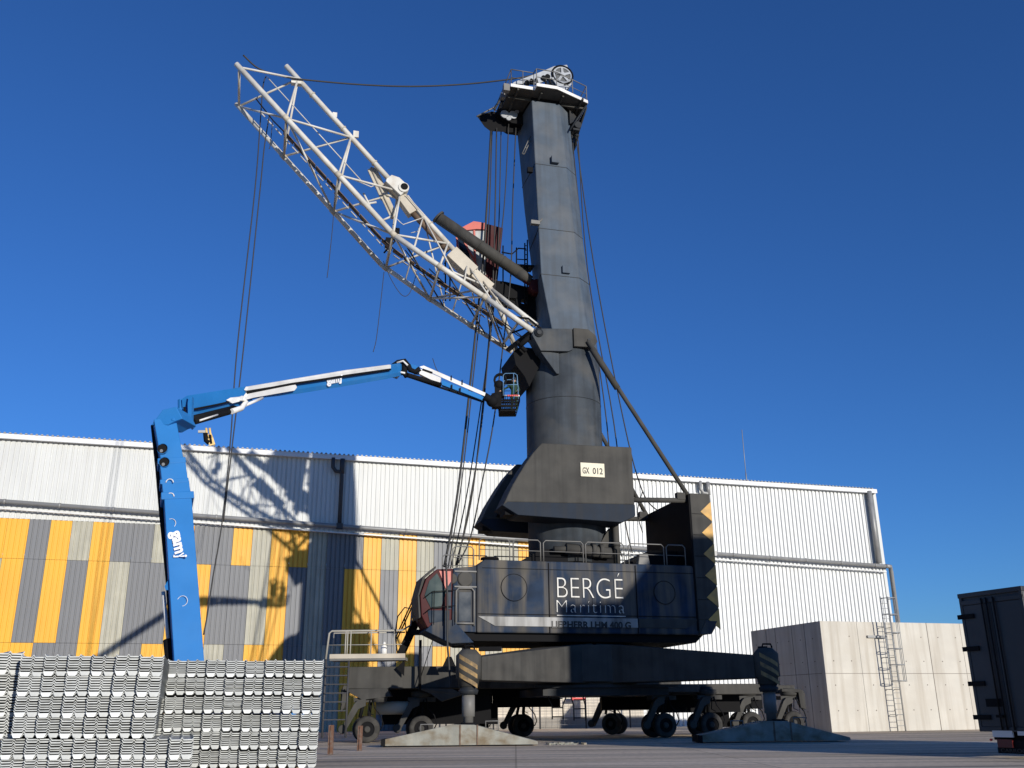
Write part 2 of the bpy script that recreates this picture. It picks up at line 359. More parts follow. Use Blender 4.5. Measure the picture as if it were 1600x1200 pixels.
# yellow machine head behind the roof edge
mo = WF(-26.2, 4, 0)
ym = thing('roof_machine_head', WF(-25.2, .6, 21.45), 'small yellow and dark angled machine head standing up above the warehouse roof edge', 'roof fixture')
YM = mat('machine_yellow', (.75, .50, .16), .5)
P = lambda x, y: WF.px(x, y, 9)
f = MB()
for dx in (0, 5.5): f.tube([P(322 + dx, 669), P(323 + dx, 677), P(327 + dx * .8, 684)], .1, 8)
f.bar(P(328.5, 685), P(332, 696), .22, .5); f.build('yellow_bracket', YM, ym)
f = MB(); f.tube([P(321, 677), P(322, 688), P(327, 692)], .22, 8); f.tube([P(328, 680), P(330, 694)], .16, 8); f.build('dark_housing', BLK, ym)
f = MB(); f.bar(P(309.5, 674.5), P(321, 674.5), .18, .22); f.build('side_arm', GUT, ym)

# ================================================================== CONCRETE BUILDING (right)
BF = Frame(17.94, 57.6, radians(17))
bo = thing('concrete_building', BF(0, 0, 0), 'low bare concrete block building with board-marked walls beside the white warehouse', 'building')
JD = mat('joint_dark', (.16, .14, .12), .9)
f = MB(); f.fbox(BF, 0, 16, 0, .35, 0, 6.15); f.build('front_wall', CON, bo, .02)
f = MB(); f.add([BF(.01, .35, 0), BF(.01, .35, 6.15), at(1173, 985, 64.2), V((at(1173, 985, 64.2).x, 64.2, 0))], [(0, 1, 2, 3)])
pA = BF(.01, .35, 0); pB = V((at(1173, 985, 64.2).x, 64.2, 0)); dv = (pB - pA)
f = MB(); nrm = V((-dv.y, dv.x, 0)).normalized() * -.3
f.prism([pA, pB, pB + V((0, 0, 6.1)), pA + V((0, 0, 6.15))], nrm); f.build('side_wall', CON, bo)
f = MB()
for z in (3.2,): f.fbox(BF, 0, 16, -.008, .01, z - .012, z + .012)
for s_, w_ in ((2.5, .02), (5.0, .015), (7.45, .045), (9.9, .02), (12.4, .02), (14.8, .03)): f.fbox(BF, s_ - w_ / 2, s_ + w_ / 2, -.006, .01, 0, 6.15)
for k in range(1, 5):                                   # joints on the side wall
    q = pA + dv * (k / 5 + random.uniform(-.05, .05)); e = dv.normalized() * .014
    f.prism([q - e, q + e, q + e + V((0, 0, 6.13)), q - e + V((0, 0, 6.13))], -nrm.normalized() * .008)
q0, q1 = pA + V((0, 0, 3.2)), pB + V((0, 0, 3.2)); f.prism([q0, q1, q1 + V((0, 0, .025)), q0 + V((0, 0, .025))], -nrm.normalized() * .008)
f.build('panel_joint', JD, bo)
f = MB()                                                 # tie holes
for z in (1.15, 2.55, 3.9, 5.3):
    for k in range(11):
        if random.random() < .8:
            c = BF(.6 + k * 1.27 + random.uniform(-.05, .05), 0, z); f.lathe(c + BF.e2 * -.012, BF.e2, [(0, .035), (.02, .035)], 8)
for z in (1.1, 2.5, 3.9, 5.2):
    for k in range(6):
        c = pA + dv * (.08 + k * .17) + V((0, 0, z)); f.lathe(c - nrm.normalized() * .012, nrm, [(0, .035), (.02, .035)], 8)
f.build('tie_hole', JD, bo)
f = MB(); f.fbox(BF, 3.1, 4.2, -.12, 0, 5.22, 5.36); f.build('wall_ledge', GUT, bo)
# caged ladder standing clear of the front wall
ld = thing('cage_ladder', BF(4.3, -.6, 0), 'tall galvanised caged ladder fixed to the front of the concrete building', 'ladder')
f = MB()
for sx in (4.03, 4.55): f.tube([BF(sx, -.5, 0), BF(sx, -.5, 7.6)], .032, 6)
f.build('rail', LADM, ld)
f = MB()
for i in range(24): f.tube([BF(4.03, -.5, .3 + i * .3), BF(4.55, -.5, .3 + i * .3)], .015, 6)
f.build('rung', LADM, ld)
hoops = [2.75, 3.65, 4.55, 5.45, 6.5, 7.45]
f = MB()
for z in hoops:
    pts = [BF(4.29 + .42 * sin(t), -.85 - .42 * cos(t), z) for t in [radians(a) for a in range(-130, 131, 20)]]
    pts = [BF(4.03, -.5, z)] + pts + [BF(4.55, -.5, z)]
    f.tube(pts, .028, 6)
f.build('hoop', LADM, ld)
f = MB()
for t in (-90, -45, 0, 45, 90):
    a = radians(t); f.tube([BF(4.29 + .42 * sin(a), -.85 - .42 * cos(a), 2.7), BF(4.29 + .42 * sin(a), -.85 - .42 * cos(a), 7.5)], .018, 6)
f.build('cage_bar', LADM, ld)
f = MB()
for z in (.9, 2.3, 4.1, 5.8):
    for sx in (4.03, 4.55): f.tube([BF(sx, -.5, z), BF(sx, 0, z)], .02, 6)
f.build('stand_off', LADM, ld)

# ================================================================== beige block wall and mesh fence behind the crane
f = MB(); f.fbox(WF, -9.5, 10.6, -1.0, -.7, .85, 3.9); f.fbox(WF, -9.5, 10.6, -1.04, -.66, 0, .85, 1)
for i in range(11): f.fbox(WF, -9.5, 10.6, -1.006, -.99, 1.1 + i * .26, 1.115 + i * .26, 1)
single(f, 'block_wall', [BLKW, mat('plinth_grey', (.26, .24, .21), .9)], WF(0, -.85, 0), 'low beige blockwork wall seen under the crane between its wheels', 'wall')
fe = thing('mesh_fence', WF(0, -2, 0), 'wire mesh fence on dark posts in front of the beige block wall', 'fence')
for x in (697, 771, 844, 916, 985, 1053):
    q = WF.px(x, 1130, -2); q.z = 0; f = MB(); f.tube([q, q + V((0, 0, 3.6))], .06, 8); f.build('post', LADD, fe)
f = MB(); a0 = WF.sz(697, 1130, -2)[0]; a1 = WF.sz(1053, 1130, -2)[0]
for i in range(9): f.tube([WF(a0, -2, .3 + i * .4), WF(a1, -2, .3 + i * .4)], .011, 4)
k = a0
while k < a1: f.tube([WF(k, -2, .2), WF(k, -2, 3.5)], .009, 4); k += .5
f.build('mesh_panel', GUT, fe)
f = MB(); q = WF.sz(893, 1094, -2.2); q2 = WF.sz(914, 1086, -2.2); f.fbox(WF, q[0], q2[0], -2.3, -2.2, q[1], (q[1] + q2[1]) / 2); f.fbox(WF, q[0] + .3, q2[0], -2.3, -2.2, (q[1] + q2[1]) / 2, q2[1], 1)
single(f, 'barrier_board', [mat('signal_red', (.7, .09, .08)), FAS], WF((q[0] + q2[0]) / 2, -2.25, q[1]), 'red and white board hanging on the mesh fence under the crane', 'barrier board')
# ================================================================== HARBOUR CRANE
S = Frame(3.5, 49, radians(15))
crane = thing('harbour_crane', (3.8, 50, 0), 'huge charcoal mobile harbour crane with a cut white lattice boom raised to the left', 'crane')
def part(mb, name, m, parent=None, bevel=0, label=None):
    o = mb.build(name, m, parent or crane, bevel)
    if label: o['label'] = label
    return o
def lerp(a, b, t): return a + (b - a) * t
# ---- machine house
HZ0, HZ1 = 4.7, 8.02
f = MB()
def house_ring(b, ins=0):
    return [(-6.15, HZ0), (5.0, HZ0), (5.0, HZ1 - .28), (4.72, HZ1), (-5.8, HZ1), (-6.15, HZ1 - .3)]
f.fprism(S, house_ring(0), -2.8, 2.8); house = part(f, 'machine_house', CRH, None, .07)
f = MB()
for s_ in (-2.68, 1.72): f.fbox(S, s_ - .02, s_ + .02, -2.84, -2.79, HZ0 + .03, HZ1 - .08)
f.fbox(S, -6.1, 5.0, -2.835, -2.79, 5.52, 5.55); f.fbox(S, -5.9, 4.9, -2.83, -2.79, 7.62, 7.64)
part(f, 'panel_seam', BLK, house)
for x, y, r in ((803, 918, .62), (1038, 926, .55)):
    a, z = S.sz(x, y, -2.8); f = MB(); c = S(a, -2.8, z)
    f.lathe(c - S.e2 * .03, S.e2, [(0, r - .03), (.0, r), (.03, r)], 32); part(f, 'round_cover', CRH, house)
    f = MB(); pts = [c - S.e2 * .035 + S.e1 * (r * cos(t)) + V((0, 0, r * sin(t))) for t in [2 * pi * i / 32 for i in range(33)]]
    f.tube(pts, .014, 5, caps=False); part(f, 'cover_rim', BLK, house)
a0, z0 = S.sz(868, 1000, -2.8)
# lettering on the house side
def sign(x0, x1, ybase, body, size, m, parent, off=-2.845, **k):
    a0_, z_ = S.sz(x0, ybase, off); a1_, _ = S.sz(x1, ybase, off)
    return text(body, 'lettering', S(a0_, off, z_), S.e1, V((0, 0, 1)), size, m, parent, width=a1_ - a0_, **k)
sign(871, 974, 934, 'BERG\u00c9', 1.42, WPT, house, offset=-.022)
sign(870, 977, 957, 'Mar\u00edtima', .86, WPT, house, offset=-.024, spacing=1.15)
f = MB(); a0_, z_ = S.sz(870, 961.5, -2.8); a1_, _ = S.sz(977, 962, -2.8); f.fbox(S, a0_, a1_, -2.84, -2.79, z_ - .02, z_ + .02); part(f, 'underline', WPT, house)
f = MB(); f.fprism(S, [(-6.1, 5.42), (-5.3, 5.0), (1.7, 5.0), (1.7, 5.42)], -2.842, -2.79); part(f, 'white_stripe', mat('stripe_white', (.36, .355, .34), .6, streak=.9, streak_col=(.10, .095, .088), sscale=1.6), house)
f = MB(); f.fprism(S, [(1.78, 5.0), (4.2, 5.0), (4.9, 5.42), (1.78, 5.42)], -2.842, -2.79); part(f, 'grimy_stripe', CRG, house)
sign(862, 986, 980.5, 'LIEBHERR LHM 400 G', .42, BPT, house, off=-2.852, offset=.035)
f = MB(); f.fbox(S, -.55, .55, -2.835, -2.79, 5.3, 7.2); part(f, 'service_door', CRH, house, .03)
# sills and underside skirt
f = MB(); f.fprism(S, [(-6.9, 4.7), (-6.2, 4.35), (4.8, 4.35), (5.2, 4.7)], -2.5, 2.5); part(f, 'underframe', BLK)
f = MB(); f.lathe(S(.1, 0, 4.05), V((0, 0, 1)), [(0, 2.1), (.35, 2.1), (.36, 2.35), (.5, 2.35)], 40); part(f, 'slewing_ring', BLK)
# forward bay with door frames, lamp, and the driver's cab
f = MB(); f.fprism(S, [(-7.3, 4.75), (-6.15, 4.72), (-6.15, 7.72), (-7.25, 7.6)], -2.7, 2.3); part(f, 'front_bay', CRH, None, .04)
f = MB()
for z in (6.75, 7.45): f.fbox(S, -7.2, -6.16, -2.76, -2.70, z - .03, z + .03)
part(f, 'bay_rail', RAIL)
f = MB(); c = S(-6.7, -2.72, 7.1); f.lathe(c - S.e2 * .05, S.e2, [(0, .30), (.05, .36), (.2, .36)], 20); part(f, 'round_lamp', CRG)
f = MB(); c = S(-7.32, -2.75, 7.1); f.lathe(c - S.e2 * .05, S.e2, [(0, .2), (.05, .25), (.2, .25)], 20); part(f, 'horn', CRG)
f = MB(); P_ = [(-7.1, 5.2), (-6.3, 5.2), (-6.3, 6.55), (-7.1, 6.55)]
f.tube([S(-7.12, -2.78, 5.0), S(-7.12, -2.78, 6.55), S(-7.0, -2.78, 6.68), S(-6.4, -2.78, 6.68), S(-6.28, -2.78, 6.55), S(-6.28, -2.78, 5.0)], .045, 8)
f.tube([S(-7.12, -2.78, 5.1), S(-6.28, -2.78, 5.1)], .045, 8); part(f, 'door_frame', RAIL)
f = MB(); f.fbox(S, -6.98, -6.42, -2.74, -2.69, 5.2, 6.5); part(f, 'door_window', GLS)
f = MB(); f.fprism(S, [(-8.55, 4.75), (-7.35, 4.2), (-6.3, 4.25), (-7.3, 5.25), (-8.2, 5.1)], -2.9, -1.1); part(f, 'cab_step_skirt', CRH, None, .03)
cabp = [(-8.45, 4.9), (-7.35, 4.9), (-7.3, 7.55), (-8.05, 7.5), (-8.55, 7.05), (-8.8, 6.3), (-8.72, 5.4)]
f = MB(); f.fprism(S, cabp, -2.85, -.9); cab = part(f, 'driver_cab', DRED, None, .03)
f = MB(); f.fprism(S, [(-8.3, 5.75), (-7.85, 5.75), (-7.6, 6.5), (-8.05, 7.32), (-8.4, 6.95), (-8.6, 6.3)], -2.885, -2.84); part(f, 'side_window', GLS3, cab)
f = MB(); f.fprism(S, [(-7.95, 7.42), (-7.4, 7.42), (-7.4, 6.95), (-7.62, 6.6)], -2.885, -2.84); part(f, 'red_panel', RED, cab)
f = MB(); f.fprism(S, [(-8.35, 5.1), (-7.45, 5.15), (-7.45, 5.65), (-8.45, 5.65)], -2.88, -2.84); part(f, 'lower_window', GLS, cab)
f = MB(); f.prism([S(a, -2.8, z) for a, z in [(-8.9, 6.3), (-8.83, 6.32), (-8.58, 7.1), (-8.08, 7.56), (-8.1, 7.66), (-8.68, 7.15)]], S.e2 * 1.85); f.prism([S(a, -2.8, z) for a, z in [(-8.82, 5.3), (-8.75, 5.35), (-8.83, 6.3), (-8.9, 6.3)]], S.e2 * 1.85); part(f, 'windscreen_frame', CRG, cab)
f = MB(); f.fprism(S, [(-7.55, 5.7), (-7.38, 5.7), (-7.38, 7.0), (-7.6, 6.6)], -2.88, -2.84); part(f, 'rear_window', GLS, cab)
f = MB()
for z in (5.75, 6.45): f.tube([S(-8.6, -3.0, z - .25), S(-8.3, -3.1, z), S(-7.2, -3.05, z + .1)], .022, 6)
for a in (-8.2, -7.7, -7.25): f.tube([S(a, -3.08, 5.0), S(a, -3.08, 6.5)], .02, 6)
part(f, 'cab_handrail', BLK)
f = MB(); f.tube([S(-8.9, -2.9, 5.1), S(-9.2, -2.9, 5.7), S(-9.5, -2.9, 5.75), S(-9.8, -2.9, 5.35)], .03, 6); f.tube([S(-9.8, -2.9, 5.35), S(-9.9, -2.9, 4.6)], .03, 6); part(f, 'loose_hose', BLK)
# ---- railings on the house roof
def hoop_rail(a0, a1, off, z0=HZ1, h=1.02, r=.03):
    k = .12; f = MB()
    f.tube([S(a0, off, z0), S(a0, off, z0 + h - k), S(a0 + k, off, z0 + h), S(a1 - k, off, z0 + h), S(a1, off, z0 + h - k), S(a1, off, z0)], r, 8)
    f.tube([S(a0, off, z0 + .5), S(a1, off, z0 + .5)], r * .6, 6); part(f, 'roof_railing', RAIL)
for a0, a1 in ((-6.0, -4.52), (-4.35, -3.0), (-2.85, -.85), (-.72, 1.26), (1.5, 3.36), (3.5, 4.5)): hoop_rail(a0, a1, -2.6)
for a0, a1 in ((-6.0, -4.3), (-4.1, -2.0), (1.5, 4.4)): hoop_rail(a0, a1, 2.6)
hoop_rail(-7.2, -6.2, -2.3, 7.65); hoop_rail(-7.2, -6.2, .3, 7.65)
f = MB(); f.lathe(S(-5.3, -1.8, HZ1), V((0, 0, 1)), [(0, .3), (.14, .3), (.15, .45), (.24, .42)], 16); part(f, 'roof_vent', BLK)
f = MB(); f.fprism(S, [(2.1, HZ1), (2.75, HZ1), (2.65, 8.62), (2.2, 8.62)], -2.3, -1.9); part(f, 'junction_box', RAIL, None, .03)
# slanted base of the tower on the house roof
f = MB(); f.fprism(S, [(-4.1, HZ1 - .05), (-2.7, 8.75), (1.0, 8.75), (1.3, HZ1 - .05)], -1.9, 1.9); f.fprism(S, [(1.3, HZ1 - .05), (3.3, 9.0), (4.8, 9.0), (4.8, HZ1 - .05)], -1.0, 2.0); part(f, 'tower_foot', BLK)
# ---- tower
TC = -.78
f = MB(); rings = []
for z in (8.2, 11.0, 13.9, 16.6, 19.4): rings.append([S(TC + 2.0 * cos(t), 2.0 * sin(t), z) for t in [2 * pi * (i + .5) / 48 for i in range(48)]])
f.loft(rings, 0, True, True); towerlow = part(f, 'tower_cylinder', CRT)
f = MB()
for z in (13.9, 16.65): f.lathe(S(TC, 0, z), V((0, 0, 1)), [(0, 2.012), (.03, 2.012)], 48)
part(f, 'weld_seam', CR, towerlow)
def pent(z):
    T = lambda pts: [p for (zz, p) in pts]
    def ip(tab):
        for (za, a), (zb, b_) in zip(tab, tab[1:]):
            if z <= zb: return a + (b_ - a) * max(0, (z - za)) / (zb - za)
        return tab[-1][1]
    FL = ip([(19.4, -1.8), (20.6, -1.82), (23.6, -2.33), (34.9, -2.62)]); FR = ip([(19.4, .3), (20.6, .22), (23.8, -.13), (34.9, -.95)])
    R1 = ip([(19.4, .95), (21.2, .88), (26.2, .42), (34.9, -.16)]); BL = ip([(19.4, -1.8), (21.8, -1.85), (25, -1.98), (29, -2.4), (34.9, -2.85)])
    D = ip([(19.4, 1.6), (22, 1.5), (34.9, 1.35)])
    return [(FL, -D), ((FL + FR) / 2, -D), (FR, -D), (R1, -D + .65), (R1, D - .1), (BL, D - .1)]
f = MB(); rings = [[S(a, b_, z) for a, b_ in pent(z)] for z in (19.0, 20.5, 22, 23.7, 25, 27, 29, 31, 33, 34.9)]
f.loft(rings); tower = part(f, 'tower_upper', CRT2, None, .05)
f = MB()
for z in (23.7, 26.5, 30.6):
    r_ = [[S(a * 1.0 + (a - TC - .3) * .008, b_ * 1.008, zz) for a, b_ in pent(zz)] for zz in (z, z + .035)]; f.loft(r_)
part(f, 'weld_seam', CR, tower)
f = MB()
for x, y in ((884, 422), (867, 250)):
    a, z = S.sz(x, y, -1.5); f.fbox(S, a - .22, a + .22, -1.62, -1.35, z - .22, z + .22)
part(f, 'inspection_hatch', CRT2, tower, .02)
f = MB()   # cable ladder frame on the shaded left face and small fittings
for (x0, y0), (x1, y1) in (((829, 212), (816, 240)), ((832, 213), (819, 241))): f.tube([S.px(x0, y0, -.8), S.px(x1, y1, -.8)], .03, 6)
for t in (0, .33, .66, 1): f.tube([S.px(829 - 13 * t, 212 + 28 * t, -.8), S.px(832 - 13 * t, 213 + 28 * t, -.8)], .025, 6)
part(f, 'step_frame', RAIL, tower)
f = MB(); f.box(S.px(828, 266, -1.2), .3, .2, .3, S); part(f, 'small_box', BLK, tower)
f = MB(); q = S.px(838, 352, -1.55)
f.tube([q + S.dirv(-.35, -.1, .05), q + S.dirv(.2, -.15, .2), q + S.dirv(.3, -.1, .38)], .06, 6); f.box(q + S.dirv(-.1, -.1, .08), .5, .25, .22, S); part(f, 'floodlight', RAIL, tower)
f = MB()   # square-off skirt between cylinder and tower, back
for sgn in (-1, 1):
    f.fprism(S, [(-2.95, 20.22), (-.86, 20.4), (-.86, 19.22), (-1.1, 19.1), (-2.62, 19.0), (-3.08, 19.85)], sgn * 1.25, sgn * 2.12)
    f.fprism(S, [(-2.62, 19.05), (-1.6, 19.0), (-1.6, 17.85), (-1.75, 17.85)], sgn * 1.3, sgn * 1.98)
part(f, 'boom_bracket', CRT, None, .02)
f = MB()
for sgn in (-1, 1):
    f.fprism(S, [(-.82, 20.42), (.0, 20.42), (.42, 20.1), (.5, 19.75), (.25, 19.42), (-.82, 19.38)], sgn * 1.35, sgn * 2.2)
part(f, 'stay_bracket', CRG, None, .02)
f = MB()
for sgn in (-1, 1):
    for a, z, r in ((-2.72, 19.98, .24), (.02, 19.8, .16)):
        f.lathe(S(a, sgn * 2.13, z) + S.e2 * (.0), S.e2 * sgn, [(0, r), (.06, r), (.07, r * .5), (.14, r * .5)], 20)
part(f, 'pivot_pin', CR)
f = MB(); f.lathe(S(TC, 0, 19.35), V((0, 0, 1)), [(0, 1.9), (.3, 1.8), (1.0, 1.3)], 40); part(f, 'tower_shoulder', CRT)
# dark machinery bulge under the boom foot
f = MB(); f.prism([S.px(x, y, -1.2) for x, y in ((802, 550), (812, 542), (846, 545), (848, 562), (827, 604), (820, 588), (814, 580), (806, 570))], S.e2 * 2.6); f.tube([S.px(812, 540, -1.7), S.px(834, 521, -1.7)], .14, 8); f.tube([S.px(806, 533, -1.6), S.px(822, 549, -1.6)], .12, 8); f.tube([S.px(800, 520, -1), S.px(842, 505, -1.8)], .05, 6); part(f, 'boom_foot_frame', BLK)
# ---- winch housings
def winch(off0, off1, ds):
    P_ = [(-4.95, 10.55), (-4.45, 11.6), (-3.85, 12.6), (-3.4, 13.25), (-2.95, 13.78), (1.8, 13.85), (1.8, 10.9), (-4.7, 10.75)]
    f = MB(); f.fprism(S, [(a + ds, z) for a, z in P_], off0, off1); o = part(f, 'winch_housing', CRG, None, .06)
    s2 = 1 if off1 > off0 else -1
    f = MB(); f.fprism(S, [(-4.98 + ds, 10.6), (-4.2 + ds, 10.15), (1.1 + ds, 10.0), (1.82 + ds, 10.35), (1.82 + ds, 10.92), (-4.7 + ds, 10.78)], off0 + .02 * s2, off1 - .02 * s2); part(f, 'housing_skirt', CRD, o, .03)
    f = MB(); f.fbox(S, -4.75 + ds, -3.9 + ds, off0 + .3 * s2, off1 - .3 * s2, 10.2, 10.5); part(f, 'housing_opening', BLK, o)
    return o
wf = winch(-3.0, -1.35, 0); wb = winch(1.35, 3.0, -.1)
f = MB(); f.fbox(S, -1.0, 1.2, -1.4, 1.4, 10.8, 13.2); f.fprism(S, [(-4.2, 10.9), (-2.6, 10.9), (-2.6, 12.6), (-3.6, 12.2)], -1.4, 1.4); part(f, 'winch_drum_frame', BLK)
a0, z0 = S.sz(907, 744.5, -3.0); a1, z1 = S.sz(943.5, 725, -3.0)
f = MB(); f.fbox(S, a0, a1, -3.06, -2.98, z0, z1); pl = part(f, 'number_plate', mat('plate_cream', (.72, .66, .50), .6), None, .01)
PW = a1 - a0; text('GX', 'lettering', S(a0 + .08 * PW, -3.066, z0 + .22 * (z1 - z0)), S.e1, V((0, 0, 1)), .62 * (z1 - z0), BPT, pl, width=.28 * PW, offset=.02)
text('012', 'lettering', S(a0 + .50 * PW, -3.066, z0 + .22 * (z1 - z0)), S.e1, V((0, 0, 1)), .62 * (z1 - z0), BPT, pl, width=.42 * PW, offset=.02)
f = MB(); f.tube([S(.8, -1.3, 13.9), S(1.0, -1.2, 14.05), S(2.3, -1.0, 14.15), S(2.45, -1.0, 14.3)], .11, 8); f.prism([S(2.1, -1.25, 14.1), S(2.5, -1.2, 14.3), S(2.6, -1.0, 14.25), S(2.1, -1.0, 14.1)], S.e2 * .5); part(f, 'exhaust_pipe', mat('exhaust_rust', (.14, .09, .08), .7))
# hydraulic gear between house and tower
f = MB(); f.tube([S(-2.2, -2.2, 8.7), S(-.6, -2.2, 8.75)], .16, 10); f.tube([S(-1.6, -2.2, 8.75), S(.7, -2.2, 8.6)], .27, 14); f.tube([S(-.3, -2.2, 8.72), S(-.1, -2.2, 8.71)], .34, 14); f.tube([S(.1, -2.2, 8.68), S(.3, -2.2, 8.67)], .34, 14); part(f, 'slewing_motor', CRG)
f = MB(); f.fprism(S, [(-.2, 8.2), (1.15, 8.2), (1.15, 10.1), (.9, 9.9)], -1.6, -1.35); part(f, 'tower_gusset', CRG)
f = MB(); f.tube([S(1.15, -1.9, 8.1), S(1.15, -1.9, 10.6)], .17, 12); f.tube([S(1.15, -1.9, 9.0), S(1.15, -1.9, 9.2)], .21, 12); part(f, 'upright_pipe', CRG)
# ---- counterweight
f = MB(); f.fbox(S, 4.85, 5.95, -2.9, 2.9, 5.4, 11.65); f.fprism(S, [(4.85, 4.75), (5.5, 4.75), (5.95, 5.4), (4.85, 5.4)], -2.9, 2.9); cw = part(f, 'counterweight', CRG, None, .03)
f = MB(); f.fbox(S, 4.78, 4.86, -2.85, 2.85, 4.9, 11.6); part(f, 'inner_face', BLK, cw)
f = MB(); f.fprism(S, [(4.86, 4.74), (5.4, 4.72), (5.8, 5.35), (5.2, 5.35)], -2.94, -2.9)
part(f, 'lower_lip', CRH, cw)
f = MB(); zt = 11.25
for k in range(6):
    h = 1.06; z = zt - k * h; f.fprism(S, [(5.96, z), (5.96, z - h + .06), (5.36, z - h / 2)], -2.925, -2.9)
part(f, 'warning_triangle', YEL, cw)
f = MB(); 
for k in range(1, 6): f.fbox(S, 4.88, 5.93, -2.912, -2.9, 11.65 - k * 1.06, 11.66 - k * 1.06 + .015)
part(f, 'slab_joint', BLK, cw)
# stays and braces
f = MB(); f.tube([S.px(918, 533, -2.25), S.px(1074, 773, -2.6)], .115, 10); f.tube([S.px(925, 545, -2.25), S.px(965, 607, -2.35)], .17, 10); part(f, 'rear_stay', CRG)
f = MB(); q0 = S(.02, 2.25, 19.8); q1 = S(4.8, 2.5, 11.45); f.tube([q0, q1], .115, 10); part(f, 'rear_stay', CRG)
f = MB()
for o_, s0 in ((-2.5, 1.8), (2.5, 1.8)): f.tube([S(s0, o_, 11.25), S(4.8, o_, 11.35)], .13, 10); f.box(S(4.5, o_, 11.55), .45, .3, .35, S)
part(f, 'tie_bar', CRG)

# ---- boom (triangular lattice)
def poly(tab, off):
    return [S.px(x, y, o_) for (x, y), o_ in zip(tab, off)]
C1 = poly([(369, 100), (616, 368), (760, 466), (836, 520)], [-1.4, -1.4, -1.6, -1.95])
C3 = poly([(369, 162), (596, 414), (676, 470), (800, 550)], [1.4, 1.4, 1.5, 1.95])
C2 = poly([(447, 103), (608, 280), (700, 381), (768, 453)], [0, 0, 0, 0])
C2n = poly([(768, 453), (838, 508)], [0, -1.95]); q = C2n[1] - S.o; C2f = [C2n[0], C2n[1] + S.e2 * 3.9]
def on(C, s):
    for a, b_ in zip(C, C[1:]):
        sa, sb = S.e1.dot(a - S.o), S.e1.dot(b_ - S.o)
        if s <= sb or b_ is C[-1]: return a + (b_ - a) * ((s - sa) / (sb - sa))
def bead(f, C, r): 
    for a, b_ in zip(C, C[1:]): f.tube([a, b_], r, 10)
    for p in C[1:-1]: f.sphere(p, r * 1.03, n=10)
boom = None
f = MB(); bead(f, C1, .15); boom = part(f, 'boom', WHT)
f = MB(); bead(f, C3, .135); part(f, 'lower_chord', WHT, boom)
f = MB(); bead(f, C2, .15); bead(f, C2n, .14); bead(f, C2f, .14); part(f, 'top_chord', WHT, boom)
lo = [-18.95, -16.3, -13.4, -10.4, -7.9, -5.5, -3.7]
hi = [-15.85, -12.75, -9.9, -7.2, -4.85]
n_br = 0
for i, h in enumerate(hi):
    for C in (C1, C3):
        for l in (lo[i], lo[i + 1]):
            f = MB(); f.tube([on(C2, h), on(C, l)], .062, 8); part(f, 'brace', WHT, boom)
for i, l in enumerate(lo):
    f = MB(); f.tube([on(C1, l), on(C3, l + .02)], .07, 8)
    part(f, 'brace', WHT if i % 2 == 0 else BEI, boom)
    if i < len(lo) - 1:
        f = MB(); A, B_ = (C1, C3) if i % 2 else (C3, C1); f.tube([on(A, l), on(B_, lo[i + 1])], .06, 8); part(f, 'brace', WHT, boom)
for h, l in ((-3.3, -3.7), (-3.6, -2.9)):
    for C, s2 in ((C2n, C1), (C2f, C3)):
        f = MB(); f.tube([on(C, h), on(s2, l)], .06, 8); part(f, 'brace', BEI, boom)
def mid(s, dz=.25, dy=0): return (on(C1, s) + on(C3, s)) / 2 + V((0, 0, dz)) + S.e2 * dy
# secondary bracing and hoses in the crowded lower half
for s2, s1 in ((-8.6, -9.3), (-8.6, -7.0), (-6.1, -6.6), (-6.1, -5.0), (-5.3, -4.3)):
    for C in (C1, C3): f = MB(); f.tube([on(C2, s2), on(C, s1)], .045, 6); part(f, 'brace', WHT if s2 < -6 else BEI, boom)
for s0, s1 in ((-9.8, -7.0), (-7.6, -4.6), (-5.4, -3.4)):
    f = MB(); f.tube([on(C1, s0), on(C3, s1)], .045, 6); part(f, 'brace', CRG, boom)
for k in range(5):
    f = MB(); a_ = -9.6 + k * 1.35; f.tube([mid(a_, .5, -.4 + .2 * k), mid(a_ + .9, .15 + .15 * (k % 2), -.1), mid(a_ + 1.8, .6, .3), mid(a_ + 3.0, .3, .1)], .03, 6); part(f, 'hose', BLK, boom)
f = MB(); f.tube([on(C1, -4.2) + V((0, 0, -.1)), on(C1, -3.2) + V((0, 0, .55)), on(C2n, -2.6)], .06, 8); f.tube([on(C1, -3.0), on(C3, -3.3)], .14, 10); part(f, 'root_frame', BLK, boom)
# sleeves and node plates
f = MB()
for s_ in lo[1:-1]:
    for C in (C1, C3): d = (on(C, s_ + .3) - on(C, s_ - .3)); f.tube([on(C, s_ - .12), on(C, s_ + .12)], .165, 10)
for s_ in (-15.0, -13.2, -11.4, -8.2, -6.3): f.tube([on(C2, s_ - .02), on(C2, s_ + .02)], .2, 10)
part(f, 'weld_collar', BEI, boom)
f = MB(); q = S.px(523, 181, 0); f.box(q + V((0, 0, .05)), .25, .1, .3, S); q = S.px(556, 213, 0); f.box(q + V((0, 0, .12)), .3, .12, .4, S); q = S.px(463, 128, 0); f.box(q, .55, .3, .35, S); part(f, 'rope_lug', WHT, boom)
